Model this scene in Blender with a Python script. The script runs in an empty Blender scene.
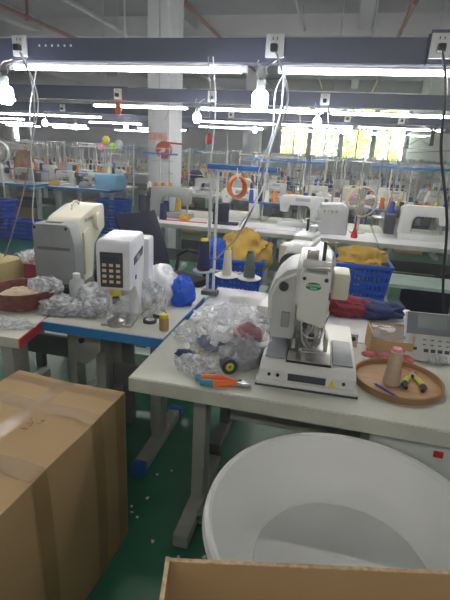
import bpy, bmesh, math, random
from mathutils import Vector, Matrix, noise
random.seed(7)
PI = math.pi
SC = bpy.context.scene
C = SC.collection

# ------------------------------------------------------------------ camera
F, H = 450.0, 1.55
PITCH, ROLL, YAW = map(math.radians, (18.5, 3.0, 13.0))
FW = Vector((-math.sin(YAW) * math.cos(PITCH), math.cos(YAW) * math.cos(PITCH), -math.sin(PITCH)))
RT0 = Vector((math.cos(YAW), math.sin(YAW), 0)); UP0 = RT0.cross(FW)
RT = RT0 * math.cos(ROLL) + UP0 * math.sin(ROLL)
UP = -RT0 * math.sin(ROLL) + UP0 * math.cos(ROLL)
EYE = Vector((0, 0, H))
def ray(x, y): return FW * F + RT * (x - 225) - UP * (y - 300)
def atz(x, y, z):
    d = ray(x, y); return EYE + d * ((z - H) / d.z)
def aty(x, y, Y):
    d = ray(x, y); return EYE + d * (Y / d.y)
cd = bpy.data.cameras.new('camera'); cam = bpy.data.objects.new('camera', cd); C.objects.link(cam)
cd.sensor_fit = 'VERTICAL'; cd.sensor_height = 24; cd.lens = 24 * F / 600; cd.clip_start = .02; cd.clip_end = 200
M = Matrix((RT, UP, -FW)).transposed().to_4x4(); M.translation = EYE
cam.matrix_world = M
SC.camera = cam

# ------------------------------------------------------------------ materials
def new_mat(name):
    m = bpy.data.materials.new(name); m.use_nodes = True
    nt = m.node_tree; b = nt.nodes['Principled BSDF']; return m, nt, b
def mat(name, col, rough=.5, metal=0, var=.12, scale=8, bump=0, coat=0, trans=0, emit=None, estr=0, sub=0, stretch=None, spec=None):
    m, nt, b = new_mat(name)
    b.inputs['Roughness'].default_value = rough; b.inputs['Metallic'].default_value = metal
    if coat: b.inputs['Coat Weight'].default_value = coat
    if spec is not None: b.inputs['Specular IOR Level'].default_value = spec
    if trans: b.inputs['Transmission Weight'].default_value = trans
    if sub:
        b.inputs['Subsurface Weight'].default_value = sub; b.inputs['Subsurface Radius'].default_value = (.05, .05, .05)
    if emit:
        b.inputs['Emission Color'].default_value = (*emit, 1); b.inputs['Emission Strength'].default_value = estr
    tc = nt.nodes.new('ShaderNodeTexCoord'); n = nt.nodes.new('ShaderNodeTexNoise')
    n.inputs['Scale'].default_value = scale; n.inputs['Detail'].default_value = 4
    mp = nt.nodes.new('ShaderNodeMapping'); nt.links.new(tc.outputs['Object'], mp.inputs[0]); nt.links.new(mp.outputs[0], n.inputs[0])
    if stretch: mp.inputs['Scale'].default_value = stretch
    r = nt.nodes.new('ShaderNodeValToRGB')
    lo = [max(0, c * (1 - var)) for c in col]; hi = [min(1, c * (1 + var)) for c in col]
    r.color_ramp.elements[0].color = (*lo, 1); r.color_ramp.elements[1].color = (*hi, 1)
    r.color_ramp.elements[0].position = .3; r.color_ramp.elements[1].position = .7
    nt.links.new(n.outputs[0], r.inputs[0]); nt.links.new(r.outputs[0], b.inputs['Base Color'])
    if bump:
        bp = nt.nodes.new('ShaderNodeBump'); bp.inputs['Strength'].default_value = bump; bp.inputs['Distance'].default_value = .01
        nt.links.new(n.outputs[0], bp.inputs['Height']); nt.links.new(bp.outputs[0], b.inputs['Normal'])
    return m
def mat_film(name, col, alpha, rough=.18):
    """crinkled clear plastic: partly see-through glossy film with milky creases"""
    m, nt, b = new_mat(name)
    b.inputs['Base Color'].default_value = (*col, 1); b.inputs['Roughness'].default_value = rough
    tc = nt.nodes.new('ShaderNodeTexCoord'); n = nt.nodes.new('ShaderNodeTexNoise'); n.inputs['Scale'].default_value = 11; n.inputs['Detail'].default_value = 3
    n.inputs['Distortion'].default_value = 1.5
    nt.links.new(tc.outputs['Object'], n.inputs[0])
    r = nt.nodes.new('ShaderNodeMapRange'); r.inputs[1].default_value = .35; r.inputs[2].default_value = .65; r.inputs[3].default_value = alpha * .5; r.inputs[4].default_value = min(1, alpha * 1.6)
    nt.links.new(n.outputs[0], r.inputs[0]); nt.links.new(r.outputs[0], b.inputs['Alpha'])
    bp = nt.nodes.new('ShaderNodeBump'); bp.inputs['Strength'].default_value = .5; bp.inputs['Distance'].default_value = .01
    nt.links.new(n.outputs[0], bp.inputs['Height']); nt.links.new(bp.outputs[0], b.inputs['Normal'])
    return m
def mat_emit(name, col, s):
    m, nt, b = new_mat(name); nt.nodes.remove(b)
    e = nt.nodes.new('ShaderNodeEmission'); e.inputs[0].default_value = (*col, 1); e.inputs[1].default_value = s
    nt.links.new(e.outputs[0], nt.nodes['Material Output'].inputs[0]); return m
M_ = dict(
    floor=mat('green epoxy floor', (.02, .15, .08), .3, var=.3, scale=2.2, coat=.2),
    wall=mat('grey painted wall', (.62, .63, .65), .8, var=.06, scale=1.2),
    ceil=mat('grey concrete ceiling', (.42, .42, .43), .9, var=.12, scale=.9),
    beam=mat('pale concrete beam', (.5, .5, .51), .9, var=.08, scale=1.3),
    column=mat('white painted column', (.66, .68, .71), .7, var=.05),
    pipe=mat('dull red sprinkler pipe', (.24, .1, .09), .6),
    pipegrey=mat('grey pipe', (.5, .5, .5), .5),
    tray=mat('blue grey cable tray paint', (.09, .1, .15), .38, var=.1, scale=3),
    housing=mat('white lamp housing', (.8, .8, .78), .4),
    tube=mat_emit('lit tube', (1, .96, .92), 42),
    bulb=mat_emit('lit bulb', (.82, .88, 1), 30),
    socket=mat('white socket plastic', (.8, .8, .8), .4),
    black=mat('black plastic', (.015, .015, .018), .4),
    rubber=mat('black rubber', (.02, .02, .02), .7),
    dark=mat('dark charcoal plastic', (.05, .055, .07), .4),
    top=mat('cream laminate tabletop', (.56, .575, .49), .42, var=.07, scale=5),
    topwhite=mat('white laminate tabletop', (.74, .75, .78), .3, var=.04, scale=4),
    edgeblue=mat('blue edge band', (.02, .2, .52), .4),
    edgered=mat('red edge band', (.5, .03, .045), .4),
    edgecream=mat('cream edge band', (.48, .49, .42), .5),
    leg=mat('grey painted steel', (.36, .37, .32), .5, var=.15, scale=10),
    legpale=mat('pale grey painted steel', (.5, .52, .52), .45),
    legdark=mat('dark grey steel', (.14, .145, .14), .5),
    capblue=mat('blue plastic foot cap', (.02, .14, .45), .4),
    board=mat('pale green laminate board', (.46, .58, .52), .45),
    cream=mat('cream machine enamel', (.7, .68, .55), .32, var=.05),
    mwhite=mat('off white machine enamel', (.74, .75, .72), .3, var=.04),
    mgrey=mat('grey machine cover', (.3, .32, .32), .45, var=.06),
    mpale=mat('pale grey machine enamel', (.55, .57, .56), .35, var=.05),
    white=mat('glossy white plastic', (.85, .87, .92), .25, var=.02),
    steel=mat('brushed steel', (.55, .55, .55), .28, 1, var=.12, scale=30),
    chrome=mat('chrome', (.7, .7, .7), .12, 1),
    padgrey=mat('grey feed plate', (.3, .33, .36), .4, var=.1, scale=20),
    green=mat('green badge', (.0, .3, .09), .35),
    letter=mat('white lettering', (.85, .85, .85), .5),
    redlet=mat('red brown lettering', (.45, .1, .05), .6),
    signbg=mat('faded pink sign board', (.7, .52, .46), .7),
    inkgrey=mat('dark grey ink', (.05, .05, .05), .8),
    brass=mat('brass', (.7, .5, .15), .3, 1),
    yellow=mat('yellow plastic', (.75, .6, .03), .4),
    key=mat('cream key', (.75, .6, .42), .5),
    lcd=mat('lcd screen', (.2, .25, .24), .2),
    panel=mat('slate panel face', (.14, .16, .21), .35),
    panelpale=mat('pale grey panel face', (.6, .62, .6), .4),
    keydark=mat('dark key', (.04, .05, .08), .4),
    carton=mat('brown cardboard', (.5, .34, .165), .8, var=.05, scale=2),
    cartond=mat('brown cardboard side', (.46, .31, .15), .85, var=.05, scale=2.5),
    cartedge=mat('raw cardboard edge', (.55, .4, .24), .9, var=.3, scale=90),
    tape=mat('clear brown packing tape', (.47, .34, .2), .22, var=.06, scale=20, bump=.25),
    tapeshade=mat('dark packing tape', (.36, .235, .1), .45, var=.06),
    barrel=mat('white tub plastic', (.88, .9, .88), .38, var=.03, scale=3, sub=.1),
    tubfloor=mat('greyer tub floor plastic', (.68, .7, .69), .5, var=.06, scale=5),  # floor disc slightly greyer than the tub wall
    smudge=mat('grey scuff', (.5, .52, .52), .5),
    wood=mat('pale tray wood', (.5, .31, .15), .45, var=.15, scale=7, stretch=(1, 6, 1)),
    woodrim=mat('bamboo rim', (.34, .2, .08), .5, var=.2),
    basket=mat('red brown basket', (.19, .06, .045), .45, var=.3, scale=50, bump=.5),
    paper=mat('white paper', (.8, .8, .78), .7),
    parcel=mat('kraft parcel', (.5, .42, .2), .7),
    thbeige=mat('beige thread', (.62, .5, .35), .8, var=.12, scale=6, bump=.4, stretch=(1, 1, 60)),
    thnavy=mat('navy thread', (.015, .02, .08), .7, var=.3, scale=6, stretch=(1, 1, 60)),
    thgreen=mat('grey green thread', (.13, .17, .15), .8, var=.2, scale=6, stretch=(1, 1, 60)),
    thwhite=mat('ivory thread', (.75, .72, .6), .8, var=.1, scale=6, stretch=(1, 1, 60)),
    thorange=mat('orange thread', (.65, .2, .03), .7, var=.15, scale=6, stretch=(1, 1, 60)),
    thyellow=mat('amber thread', (.65, .42, .06), .7, var=.15, scale=6, stretch=(1, 1, 60)),
    thblack=mat('black thread', (.02, .02, .025), .7),
    thblue=mat('blue thread', (.03, .08, .4), .7),
    thred=mat('red thread', (.55, .03, .04), .7),
    pink=mat('pink plastic', (.8, .3, .4), .5),
    pinkcloth=mat('coral cloth', (.7, .2, .22), .85, bump=.4, scale=30),
    hotpink=mat('hot pink cloth', (.85, .18, .4), .85),
    whitecloth=mat('white cloth', (.8, .81, .82), .85, bump=.3, scale=30),
    crimson=mat('wine red cloth', (.3, .045, .06), .9, bump=.3, scale=30),
    navy=mat('navy cloth', (.03, .045, .13), .9, bump=.3, scale=30),
    navydark=mat('dark navy upholstery', (.01, .013, .035), .8),
    skyblue=mat('light blue cloth', (.2, .45, .68), .85, bump=.3),
    mustard=mat('mustard cloth', (.5, .32, .06), .85, bump=.3, scale=20),
    greycloth=mat('grey cloth', (.25, .26, .28), .9, bump=.3, scale=30),
    browncloth=mat('brown cloth', (.22, .12, .07), .9, bump=.3),
    lime=mat('lime cloth', (.5, .8, .08), .8),
    crate=mat('blue crate plastic', (.01, .09, .55), .4, var=.08),
    railblue=mat('blue rack steel', (.02, .13, .4), .4),
    orange=mat('orange grip', (.9, .17, .02), .4),
    teal=mat('teal grip', (.02, .25, .38), .4),
    purple=mat('purple barrel', (.12, .05, .5), .35),
    snip=mat('yellow green grip', (.6, .62, .08), .4),
    hose=mat('orange air hose', (.75, .2, .06), .4),
    wirewhite=mat('white cable', (.75, .76, .8), .5),
    wiregrey=mat('grey cable', (.25, .25, .26), .6),
    milk=mat('milky bottle plastic', (.7, .75, .72), .35, trans=.25),
    film=mat_film('clear plastic film', (.86, .88, .92), .25, .25),
    filmthick=mat_film('milky plastic film', (.78, .8, .83), .42, .28),
    blackfilm=mat('black polythene', (.015, .015, .018), .22, bump=.6, scale=14),
    curtain=mat('beige curtain', (.62, .56, .46), .9, var=.15, scale=5, stretch=(6, 1, .3)),
    frame=mat('white window frame', (.75, .77, .78), .4),
    leafy=mat('yellow green foliage', (.55, .62, .12), .7, var=.6, scale=2.5),
    leafd=mat('green foliage', (.14, .3, .05), .7, var=.5, scale=3),
    bark=mat('bark', (.2, .15, .1), .9),
    ground=mat('outdoor paving', (.45, .45, .42), .9),
    redplastic=mat('red plastic', (.65, .03, .03), .4),
    bluebag=mat('blue polythene', (.01, .1, .65), .3, bump=.4, scale=20),
)
def glass():
    m, nt, b = new_mat('window glass')
    b.inputs['Base Color'].default_value = (.95, 1, .98, 1); b.inputs['Roughness'].default_value = .02; b.inputs['Alpha'].default_value = .12
    return m
M_['glass'] = glass()

# ------------------------------------------------------------------ mesh helpers
class MB:
    def __init__(s): s.bm = bmesh.new()
    def _add(s, verts, faces, mtx=None):
        vs = [s.bm.verts.new(mtx @ Vector(v) if mtx else Vector(v)) for v in verts]
        for f in faces:
            try: s.bm.faces.new([vs[i] for i in f])
            except ValueError: pass
        return vs
    def box(s, c, d, bev=0, rz=0, mtx=None, taper=1):
        b = bmesh.new(); bmesh.ops.create_cube(b, size=1)
        for v in b.verts:
            t = taper if v.co.z > 0 else 1
            v.co = Vector((v.co.x * d[0] * t, v.co.y * d[1] * t, v.co.z * d[2]))
        if bev:
            bmesh.ops.bevel(b, geom=b.edges[:], offset=min(bev, min(d) * .45), segments=2, affect='EDGES', profile=.6)
        m = Matrix.Translation(c) @ Matrix.Rotation(rz, 4, 'Z')
        if mtx: m = mtx @ m
        s.merge(b, m); return s
    def merge(s, b, m=None):
        b.verts.index_update()
        vs = [s.bm.verts.new(m @ v.co if m else v.co) for v in b.verts]
        for f in b.faces:
            try: s.bm.faces.new([vs[v.index] for v in f.verts])
            except ValueError: pass
        b.free()
    def cyl(s, p0, p1, r0, r1=None, n=16, cap=True):
        r1 = r0 if r1 is None else r1
        p0, p1 = Vector(p0), Vector(p1); ax = (p1 - p0).normalized()
        q = Vector((0, 0, 1)).rotation_difference(ax)
        A = [s.bm.verts.new(p0 + q @ Vector((r0 * math.cos(2 * PI * i / n), r0 * math.sin(2 * PI * i / n), 0))) for i in range(n)]
        B = [s.bm.verts.new(p1 + q @ Vector((r1 * math.cos(2 * PI * i / n), r1 * math.sin(2 * PI * i / n), 0))) for i in range(n)]
        for i in range(n):
            s.bm.faces.new((A[i], A[(i + 1) % n], B[(i + 1) % n], B[i]))
        if cap:
            s.bm.faces.new(A[::-1]); s.bm.faces.new(B)
        return s
    def tube(s, pts, r, n=8):
        pts = [Vector(p) for p in pts]; rings = []
        for i, p in enumerate(pts):
            d = (pts[min(i + 1, len(pts) - 1)] - pts[max(i - 1, 0)]).normalized()
            q = Vector((0, 0, 1)).rotation_difference(d); rr = r[i] if isinstance(r, (list, tuple)) else r
            rings.append([s.bm.verts.new(p + q @ Vector((rr * math.cos(2 * PI * k / n), rr * math.sin(2 * PI * k / n), 0))) for k in range(n)])
        for a, b in zip(rings, rings[1:]):
            # align twist
            o = min(range(n), key=lambda k: (a[0].co - b[k].co).length)
            for k in range(n):
                s.bm.faces.new((a[k], a[(k + 1) % n], b[(k + 1 + o) % n], b[(k + o) % n]))
        s.bm.faces.new(rings[0][::-1]); s.bm.faces.new(rings[-1]); return s
    def lathe(s, prof, c=(0, 0, 0), n=32, mtx=None, close=False):
        c = Vector(c); rings = []
        for r, z in prof:
            if r < 1e-6: rings.append([s.bm.verts.new(_t(mtx, c + Vector((0, 0, z))))]); continue
            rings.append([s.bm.verts.new(_t(mtx, c + Vector((r * math.cos(2 * PI * k / n), r * math.sin(2 * PI * k / n), z)))) for k in range(n)])
        if close: rings.append(rings[0])
        for a, b in zip(rings, rings[1:]):
            for k in range(n):
                k2 = (k + 1) % n
                if len(a) == 1 and len(b) == 1: continue
                if len(a) == 1: s.bm.faces.new((a[0], b[k], b[k2]))
                elif len(b) == 1: s.bm.faces.new((a[k], a[k2], b[0]))
                else: s.bm.faces.new((a[k], a[k2], b[k2], b[k]))
        return s
    def prism(s, pts, d0, d1, axis='Y', bev=0, mtx=None):
        """polygon pts extruded along axis: axis Y -> pts are (x,z); X -> (y,z); Z -> (x,y)"""
        b = bmesh.new()
        def P(u, v, d): return {'Y': (u, d, v), 'X': (d, u, v), 'Z': (u, v, d)}[axis]
        A = [b.verts.new(P(u, v, d0)) for u, v in pts]; B = [b.verts.new(P(u, v, d1)) for u, v in pts]
        b.faces.new(A); b.faces.new(B[::-1]); n = len(pts)
        for i in range(n): b.faces.new((A[i], A[(i + 1) % n], B[(i + 1) % n], B[i]))
        bmesh.ops.recalc_face_normals(b, faces=b.faces[:])
        if bev:
            bmesh.ops.bevel(b, geom=b.edges[:], offset=bev, segments=2, affect='EDGES', profile=.6)
        s.merge(b, mtx); return s
    def ball(s, c, r, sc=(1, 1, 1), sub=2, nz=0, nf=3, seed=0, flat=None):
        b = bmesh.new(); bmesh.ops.create_icosphere(b, subdivisions=sub, radius=1)
        off = Vector((seed * 7.3, seed * 3.1, seed * 1.7))
        for v in b.verts:
            k = 1
            if nz:
                p = v.co * nf + off
                k += nz * (noise.noise(p) + .7 * (1 - 2.6 * abs(noise.noise(p * 1.3))) + .22 * (1 - 2.6 * abs(noise.noise(p * 3.1))))
            v.co = Vector((v.co.x * sc[0], v.co.y * sc[1], v.co.z * sc[2])) * r * k
            if flat is not None and v.co.z < flat: v.co.z = flat + (v.co.z - flat) * .03
        s.merge(b, Matrix.Translation(c)); return s
    def quad(s, a, b, c, d):
        s._add([a, b, c, d], [(0, 1, 2, 3)]); return s
def _t(m, v): return m @ v if m else v

def obj(name, mb, m, parent=None, smooth=True, ang=38, solid=0):
    bmesh.ops.recalc_face_normals(mb.bm, faces=mb.bm.faces[:])
    me = bpy.data.meshes.new(name); 
    if smooth:
        lim = math.radians(ang)
        for f in mb.bm.faces: f.smooth = True
        for e in mb.bm.edges:
            if len(e.link_faces) != 2 or e.calc_face_angle(0) > lim: e.smooth = False
    mb.bm.to_mesh(me); mb.bm.free(); me.materials.append(M_[m] if isinstance(m, str) else m)
    o = bpy.data.objects.new(name, me); C.objects.link(o)
    if parent: o.parent = parent
    if solid:
        md = o.modifiers.new('thickness', 'SOLIDIFY'); md.thickness = solid
    return o
def thing(name, label, cat, loc=(0, 0, 0), rz=0, group=None, scale=1):
    o = bpy.data.objects.new(name, None); C.objects.link(o); o.empty_display_size = .05
    o.location = loc; o.rotation_euler = (0, 0, rz); o.scale = (scale,) * 3
    return tag(o, label, cat, group)
def tag(o, label, cat, group=None, kind=None):
    if label: o['label'] = label
    if cat: o['category'] = cat
    if group: o['group'] = group
    if kind: o['kind'] = kind
    return o
def struct(name, mb, m, parent=None, **k):
    o = obj(name, mb, m, parent, **k)
    if not parent: o['kind'] = 'structure'
    return o
def dup(root, loc=None, rz=None, label=None, group=None, scale=None, mats=None):
    def cp(o, par):
        c = o.copy(); C.objects.link(c)
        if par: c.parent = par
        for ch in KIDS.get(o.name, None) or [x for x in o.children]: cp(ch, c)
        return c
    r = cp(root, None)
    if loc is not None: r.location = loc
    if rz is not None: r.rotation_euler = (0, 0, rz)
    if scale is not None: r.scale = (scale,) * 3
    if label: r['label'] = label
    if group: r['group'] = group
    if mats:
        objs = [r] + list(r.children)
        for o in objs:
            k = o.name.split('.')[0]
            if o.type == 'MESH' and k in mats:
                o.data = o.data.copy(); o.data.materials[0] = M_[mats[k]]
    return r
KIDS = {}
def text(body, size, m, parent, loc, rot, name='lettering', ext=.0006, font_sx=1):
    cu = bpy.data.curves.new(name, 'FONT'); cu.body = body; cu.size = size; cu.extrude = ext; cu.align_x = 'CENTER'; cu.align_y = 'CENTER'
    cu.materials.append(M_[m]); o = bpy.data.objects.new(name, cu); C.objects.link(o); o.parent = parent
    bpy.context.view_layer.update()
    me = bpy.data.meshes.new_from_object(o.evaluated_get(bpy.context.evaluated_depsgraph_get())); bpy.data.objects.remove(o)
    me.materials.clear(); me.materials.append(M_[m]); o = bpy.data.objects.new(name, me); C.objects.link(o); o.parent = parent
    o.location = loc; o.rotation_euler = rot; o.scale = (font_sx, 1, 1); return o
ORD = 'first second third fourth fifth sixth seventh eighth ninth tenth eleventh twelfth thirteenth fourteenth fifteenth sixteenth seventeenth eighteenth nineteenth twentieth'.split()

# ------------------------------------------------------------------ room shell
XL, XR, YB, YF, ZC = -14.5, 2.15, 17.5, -2.6, 3.85
struct('floor', MB().box(((XL + XR) / 2, (YB + YF) / 2, -.05), (XR - XL, YB - YF, .1)), 'floor', smooth=False)
struct('ceiling', MB().box(((XL + XR) / 2, (YB + YF) / 2, ZC + .1), (XR - XL, YB - YF, .2)), 'ceil', smooth=False)
struct('wall_left', MB().box((XL - .1, (YB + YF) / 2, ZC / 2), (.2, YB - YF, ZC)), 'wall', smooth=False)
struct('wall_right', MB().box((XR + .1, (YB + YF) / 2, ZC / 2), (.2, YB - YF + .4, ZC)), 'wall', smooth=False)
struct('wall_front', MB().box(((XL + XR) / 2, YF - .1, ZC / 2), (XR - XL, .2, ZC)), 'wall', smooth=False)
# back wall with openings
WZ0, WZ1 = 1.38, 3.15
wins = [(-2.3, -1.25), (-1.19, -.14), (-.08, .97), (1.03, 2.08)]
wl = [(-13.9, -12.7)]
m = MB(); x = XL
for a, b in sorted(wins + wl):
    m.box(((x + a) / 2, YB + .1, ZC / 2), (a - x, .2, ZC)); 
    m.box(((a + b) / 2, YB + .1, WZ0 / 2), (b - a, .2, WZ0)); m.box(((a + b) / 2, YB + .1, (WZ1 + ZC) / 2), (b - a, .2, ZC - WZ1)); x = b
m.box(((x + XR) / 2, YB + .1, ZC / 2), (XR - x, .2, ZC))
struct('wall_back', m, 'wall', smooth=False)
for i, (a, b) in enumerate(sorted(wins + wl)):
    r = bpy.data.objects.new(f'window_{i+1}', None); C.objects.link(r); r['kind'] = 'structure'; r.location = ((a + b) / 2, YB + .06, (WZ0 + WZ1) / 2)
    w, h = b - a, WZ1 - WZ0; m = MB()
    for sx in (-1, 1): m.box((sx * (w / 2 - .03), 0, 0), (.06, .07, h))
    for sz in (-1, 1): m.box((0, 0, sz * (h / 2 - .03)), (w - .12, .07, .06))
    m.box((0, 0, 0), (.05, .06, h - .12)); m.box((0, 0, h * .18), (w - .12, .05, .045))
    obj('window_frame', m, 'frame', r, smooth=False)
    obj('pane', MB().box((0, .01, 0), (w - .12, .006, h - .12)), 'glass', r, smooth=False)
# curtains beside far left window
for k, (xx, nm) in enumerate(((-13.75, 'beige curtain hanging at the outer side of the far corner window'), (-12.95, 'beige curtain hanging at the inner side of the far corner window'))):
    m = MB(); n = 40; V = [[(xx + i / n * .55 - .27, YB - .12 + .04 * math.sin(i * 1.3), z) for z in (.4, 3.3)] for i in range(n + 1)]
    for i in range(n): m.quad(V[i][0], V[i + 1][0], V[i + 1][1], V[i][1])
    tag(obj('curtain', m, 'curtain', solid=.008), nm, 'curtain')
# columns
def column(name, x0, x1, y0, y1, lab=None):
    return struct(name, MB().box(((x0 + x1) / 2, (y0 + y1) / 2, ZC / 2), (x1 - x0, y1 - y0, ZC), bev=.008), 'column')
cp0, cp1 = aty(148, 150, 6.1), aty(169, 150, 6.1)
column('trim_1', cp0.x, cp1.x, 6.1, 6.62)
q0, q1 = aty(242, 150, 12.6), aty(258, 150, 12.6)
column('trim_2', q0.x, q1.x, 12.6, 13.1)
# ceiling beams
bi = 3
for yb in (9.2, 13.4, 16.6):
    struct(f'trim_{bi}', MB().box(((XL + XR) / 2, yb, ZC - .17), (XR - XL, .3, .34)), 'beam', smooth=False); bi += 1
for xb in (-9.6, -6.3, -3.0, .1):
    struct(f'trim_{bi}', MB().box((xb, 8, ZC - .12), (.22, 18.5, .24)), 'beam', smooth=False); bi += 1

# ------------------------------------------------------------------ outdoors beyond the windows
SC.world = bpy.data.worlds.new('world'); SC.world.use_nodes = True
wn = SC.world.node_tree; bg = wn.nodes['Background']; bg.inputs[0].default_value = (.85, .93, 1, 1); bg.inputs[1].default_value = 7.0
o = struct('terrain', MB().box((-4, 34, -.6), (70, 32, .2)), 'ground', smooth=False)
rnd = random.Random(3)
def tree(x, y, h, w, m, lab):
    t = thing('tree', lab, 'tree', (x, y, -.5))
    obj('trunk', MB().tube([(0, 0, 0), (.06, 0, h * .3), (-.05, .05, h * .6)], [.16, .12, .07]), 'bark', t)
    c = MB()
    for i in range(1500):
        a = rnd.uniform(0, 2 * PI); u = rnd.uniform(-1, 1); rr = rnd.uniform(.35, 1) ** .5
        k = noise.noise(Vector((math.cos(a) * 1.5, math.sin(a) * 1.5, u * 2 + x))) * .35 + .8
        p = Vector((math.cos(a) * w * rr * k * math.sqrt(1 - u * u * .8), math.sin(a) * w * rr * k * math.sqrt(1 - u * u * .8), h * .58 + u * h * .42 * k))
        s = rnd.uniform(.07, .15); d = Vector((rnd.gauss(0, 1), rnd.gauss(0, 1), rnd.gauss(0, 1))).normalized(); e = d.orthogonal().normalized(); g = d.cross(e)
        c.quad(p - e * s, p - g * s * .5, p + e * s, p + g * s * .5)
    obj('crown', c, m, t, smooth=False)
tree(-2.1, 20.3, 4.6, 1.6, 'leafy', 'yellow green tree outside the window nearest the column')
tree(.1, 23.9, 5.2, 1.4, 'leafd', 'darker green tree outside the middle windows')
tree(1.3, 20.3, 4.4, 1.5, 'leafy', 'yellow green tree outside the window near the corner')
tree(4.3, 22.3, 5.0, 1.3, 'leafd', 'green tree outside past the room corner')
tree(-13, 21, 4.6, 1.5, 'leafd', 'green tree outside the curtained window')
s = bpy.data.lights.new('sun', 'SUN'); s.energy = 14; s.angle = .02; s.color = (1, .97, .88); so = bpy.data.objects.new('sun', s); C.objects.link(so); so.rotation_euler = (math.radians(50), 0, math.radians(15))

# ------------------------------------------------------------------ pipes on ceiling
def pipe(px, py, z, y0, y1, r, m, lab, drops=()):
    p = atz(px, py, z); t = thing('ceiling_pipe', lab, 'pipe', (p.x, 0, z))
    mb = MB().cyl((0, y0, 0), (0, y1, 0), r); obj('pipe_run', mb, m, t)
    for d in drops:
        q = MB().cyl((0, d, -.02), (0, d, ZC - z), r * .7).cyl((0, d - .05, 0), (0, d + .05, 0), r * 1.5); obj('pipe_hanger', q, m, t)
pipe(37, 22, 3.45, 4, 17, .035, 'pipe', 'dull red sprinkler pipe on the ceiling above the far crates', (7.5, 10.5, 13.5))
pipe(195, 13, 3.5, 4, 17, .03, 'pipe', 'red brown sprinkler pipe on the ceiling just beyond the white column', (7.0, 9.8, 12.8))
pipe(404, 25, 3.5, 5, 17, .03, 'pipe', 'brown sprinkler pipe on the ceiling close to the side wall', (7.2, 10.0))
pipe(300, 15, 3.6, 5, 17, .02, 'pipegrey', 'thin grey conduit on the ceiling over the middle of the hall', (8.5,))
pipe(120, 30, 3.55, 5, 17, .04, 'pipegrey', 'thick grey pipe on the ceiling between the two red pipes', (9.5,))

# ------------------------------------------------------------------ cable trays, tube lamps, bulbs, sockets
ROWS = [2.4, 4.65, 6.75, 8.4, 10.4, 12.6]
RN = ['nearest', 'second', 'third', 'fourth', 'fifth', 'farthest']
def tray(x0, x1, y, z0, z1, lab):
    t = thing('cable_tray', lab, 'cable tray', ((x0 + x1) / 2, y, z0), group='overhead cable trays')
    w = x1 - x0; h = z1 - z0
    mb = MB().prism([(-.04, 0), (.04, 0), (.04, h), (.034, h), (.034, .006), (-.034, .006), (-.034, h), (-.04, h)], -w / 2, w / 2, 'X')
    obj('channel', mb, 'tray', t, smooth=False)
    for k, fx in enumerate((-.42, 0, .42)):
        obj('suspension_rod', MB().cyl((fx * w, 0, h * .5), (fx * w, 0, ZC - z0), .006, n=8), 'steel', t)
    return t
tray(-2.6, .3, 2.4, 1.95, 2.055, 'long blue grey cable tray nearest the camera with the small round holes')
tray(.31, 1.9, 2.4, 1.95, 2.085, 'deeper cable tray butting the nearest tray by the side wall')
tray(-5.4, -2.2, 4.65, 1.97, 2.1, 'cable tray of the second line, unlit end section')
tray(-2.19, 1.9, 4.65, 1.97, 2.09, 'cable tray of the second line, lit section')
tray(-8.5, 1.8, 6.75, 1.97, 2.1, 'cable tray of the third line above the far benches')
tray(-11, 1.7, 8.4, 1.97, 2.12, 'cable tray of the fourth line above the far benches')
tray(-12, -3.2, 10.4, 1.97, 2.1, 'cable tray of the fifth line beyond the column')
tray(-13, -4.2, 12.6, 1.97, 2.1, 'farthest cable tray before the windows')
# holes in near tray face
th = MB()
for i in range(6):
    p = aty(39 + i * 6.3, 48, 2.355); 
    th.cyl((p.x, 2.3585, 2.02), (p.x, 2.3605, 2.02), .006, n=10)
hh = obj('punched_holes', th, 'letter'); tr0 = [o for o in C.objects if o.name == 'cable_tray'][0]
hh.parent = tr0; hh.location = -Vector(tr0.location)
tl0 = thing('tube_lamp', 'x', 'tube lamp', (0, 0, 0), group='lit tube lamps')
obj('tube', MB().cyl((-.575, 0, 0), (.575, 0, 0), .0095, n=12), 'tube', tl0)
obj('housing', MB().box((0, 0, .02), (1.16, .022, .014), bev=.003), 'housing', tl0)
for sx in (-1, 1): obj('end_cap', MB().box((sx * .59, 0, .008), (.025, .026, .034), bev=.004), 'housing', tl0)
used = False
def lamp(x0, row, lab, ln=1.2, z=1.915):
    global used
    o = tl0 if not used else dup(tl0); used = True
    o.location = (x0 + ln / 2, ROWS[row] - .02, z); o['label'] = lab; o.scale = (ln / 1.2, 1, 1); return o
n = 0
LX = {0: [(-1.82, 1.32), (-.345, 1.24), (-3.2, 1.24)], 1: [(-2.6, 1.05), (-1.42, 1.2), (-.17, 1.15)],
      2: [(-5.6, 1.0), (-4.58, .95), (-2.05, 1.1), (-.9, 1.0), (.15, 1.1), (-6.8, 1.1)],
      3: [(-7.4, 1.2), (-4.8, 1.1), (-2.6, 1.2), (-1.1, 1.2), (.3, 1.0)],
      4: [(-8.6, 1.2), (-7.2, 1.2), (-4.7, 1.2)], 5: [(-10, 1.2), (-8.4, 1.2), (-6.4, 1.2)]}
for r, l in LX.items():
    for i, (x0, ln) in enumerate(sorted(l)):
        lamp(x0, r, f'lit tube lamp under the {RN[r]} cable tray line, {ORD[len(l)-1-i]} counted from the side wall', ln)
# unseen tubes added behind the camera so front faces get light
for i, x0 in enumerate((-2.3, -.9, .5)):
    o = dup(tl0, (x0 + .6, -.9, 2.3), 0, f'unseen tube lamp added behind the camera to light the front faces, {ORD[i]} of three'); o.scale = (1, 1, 1)
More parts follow.
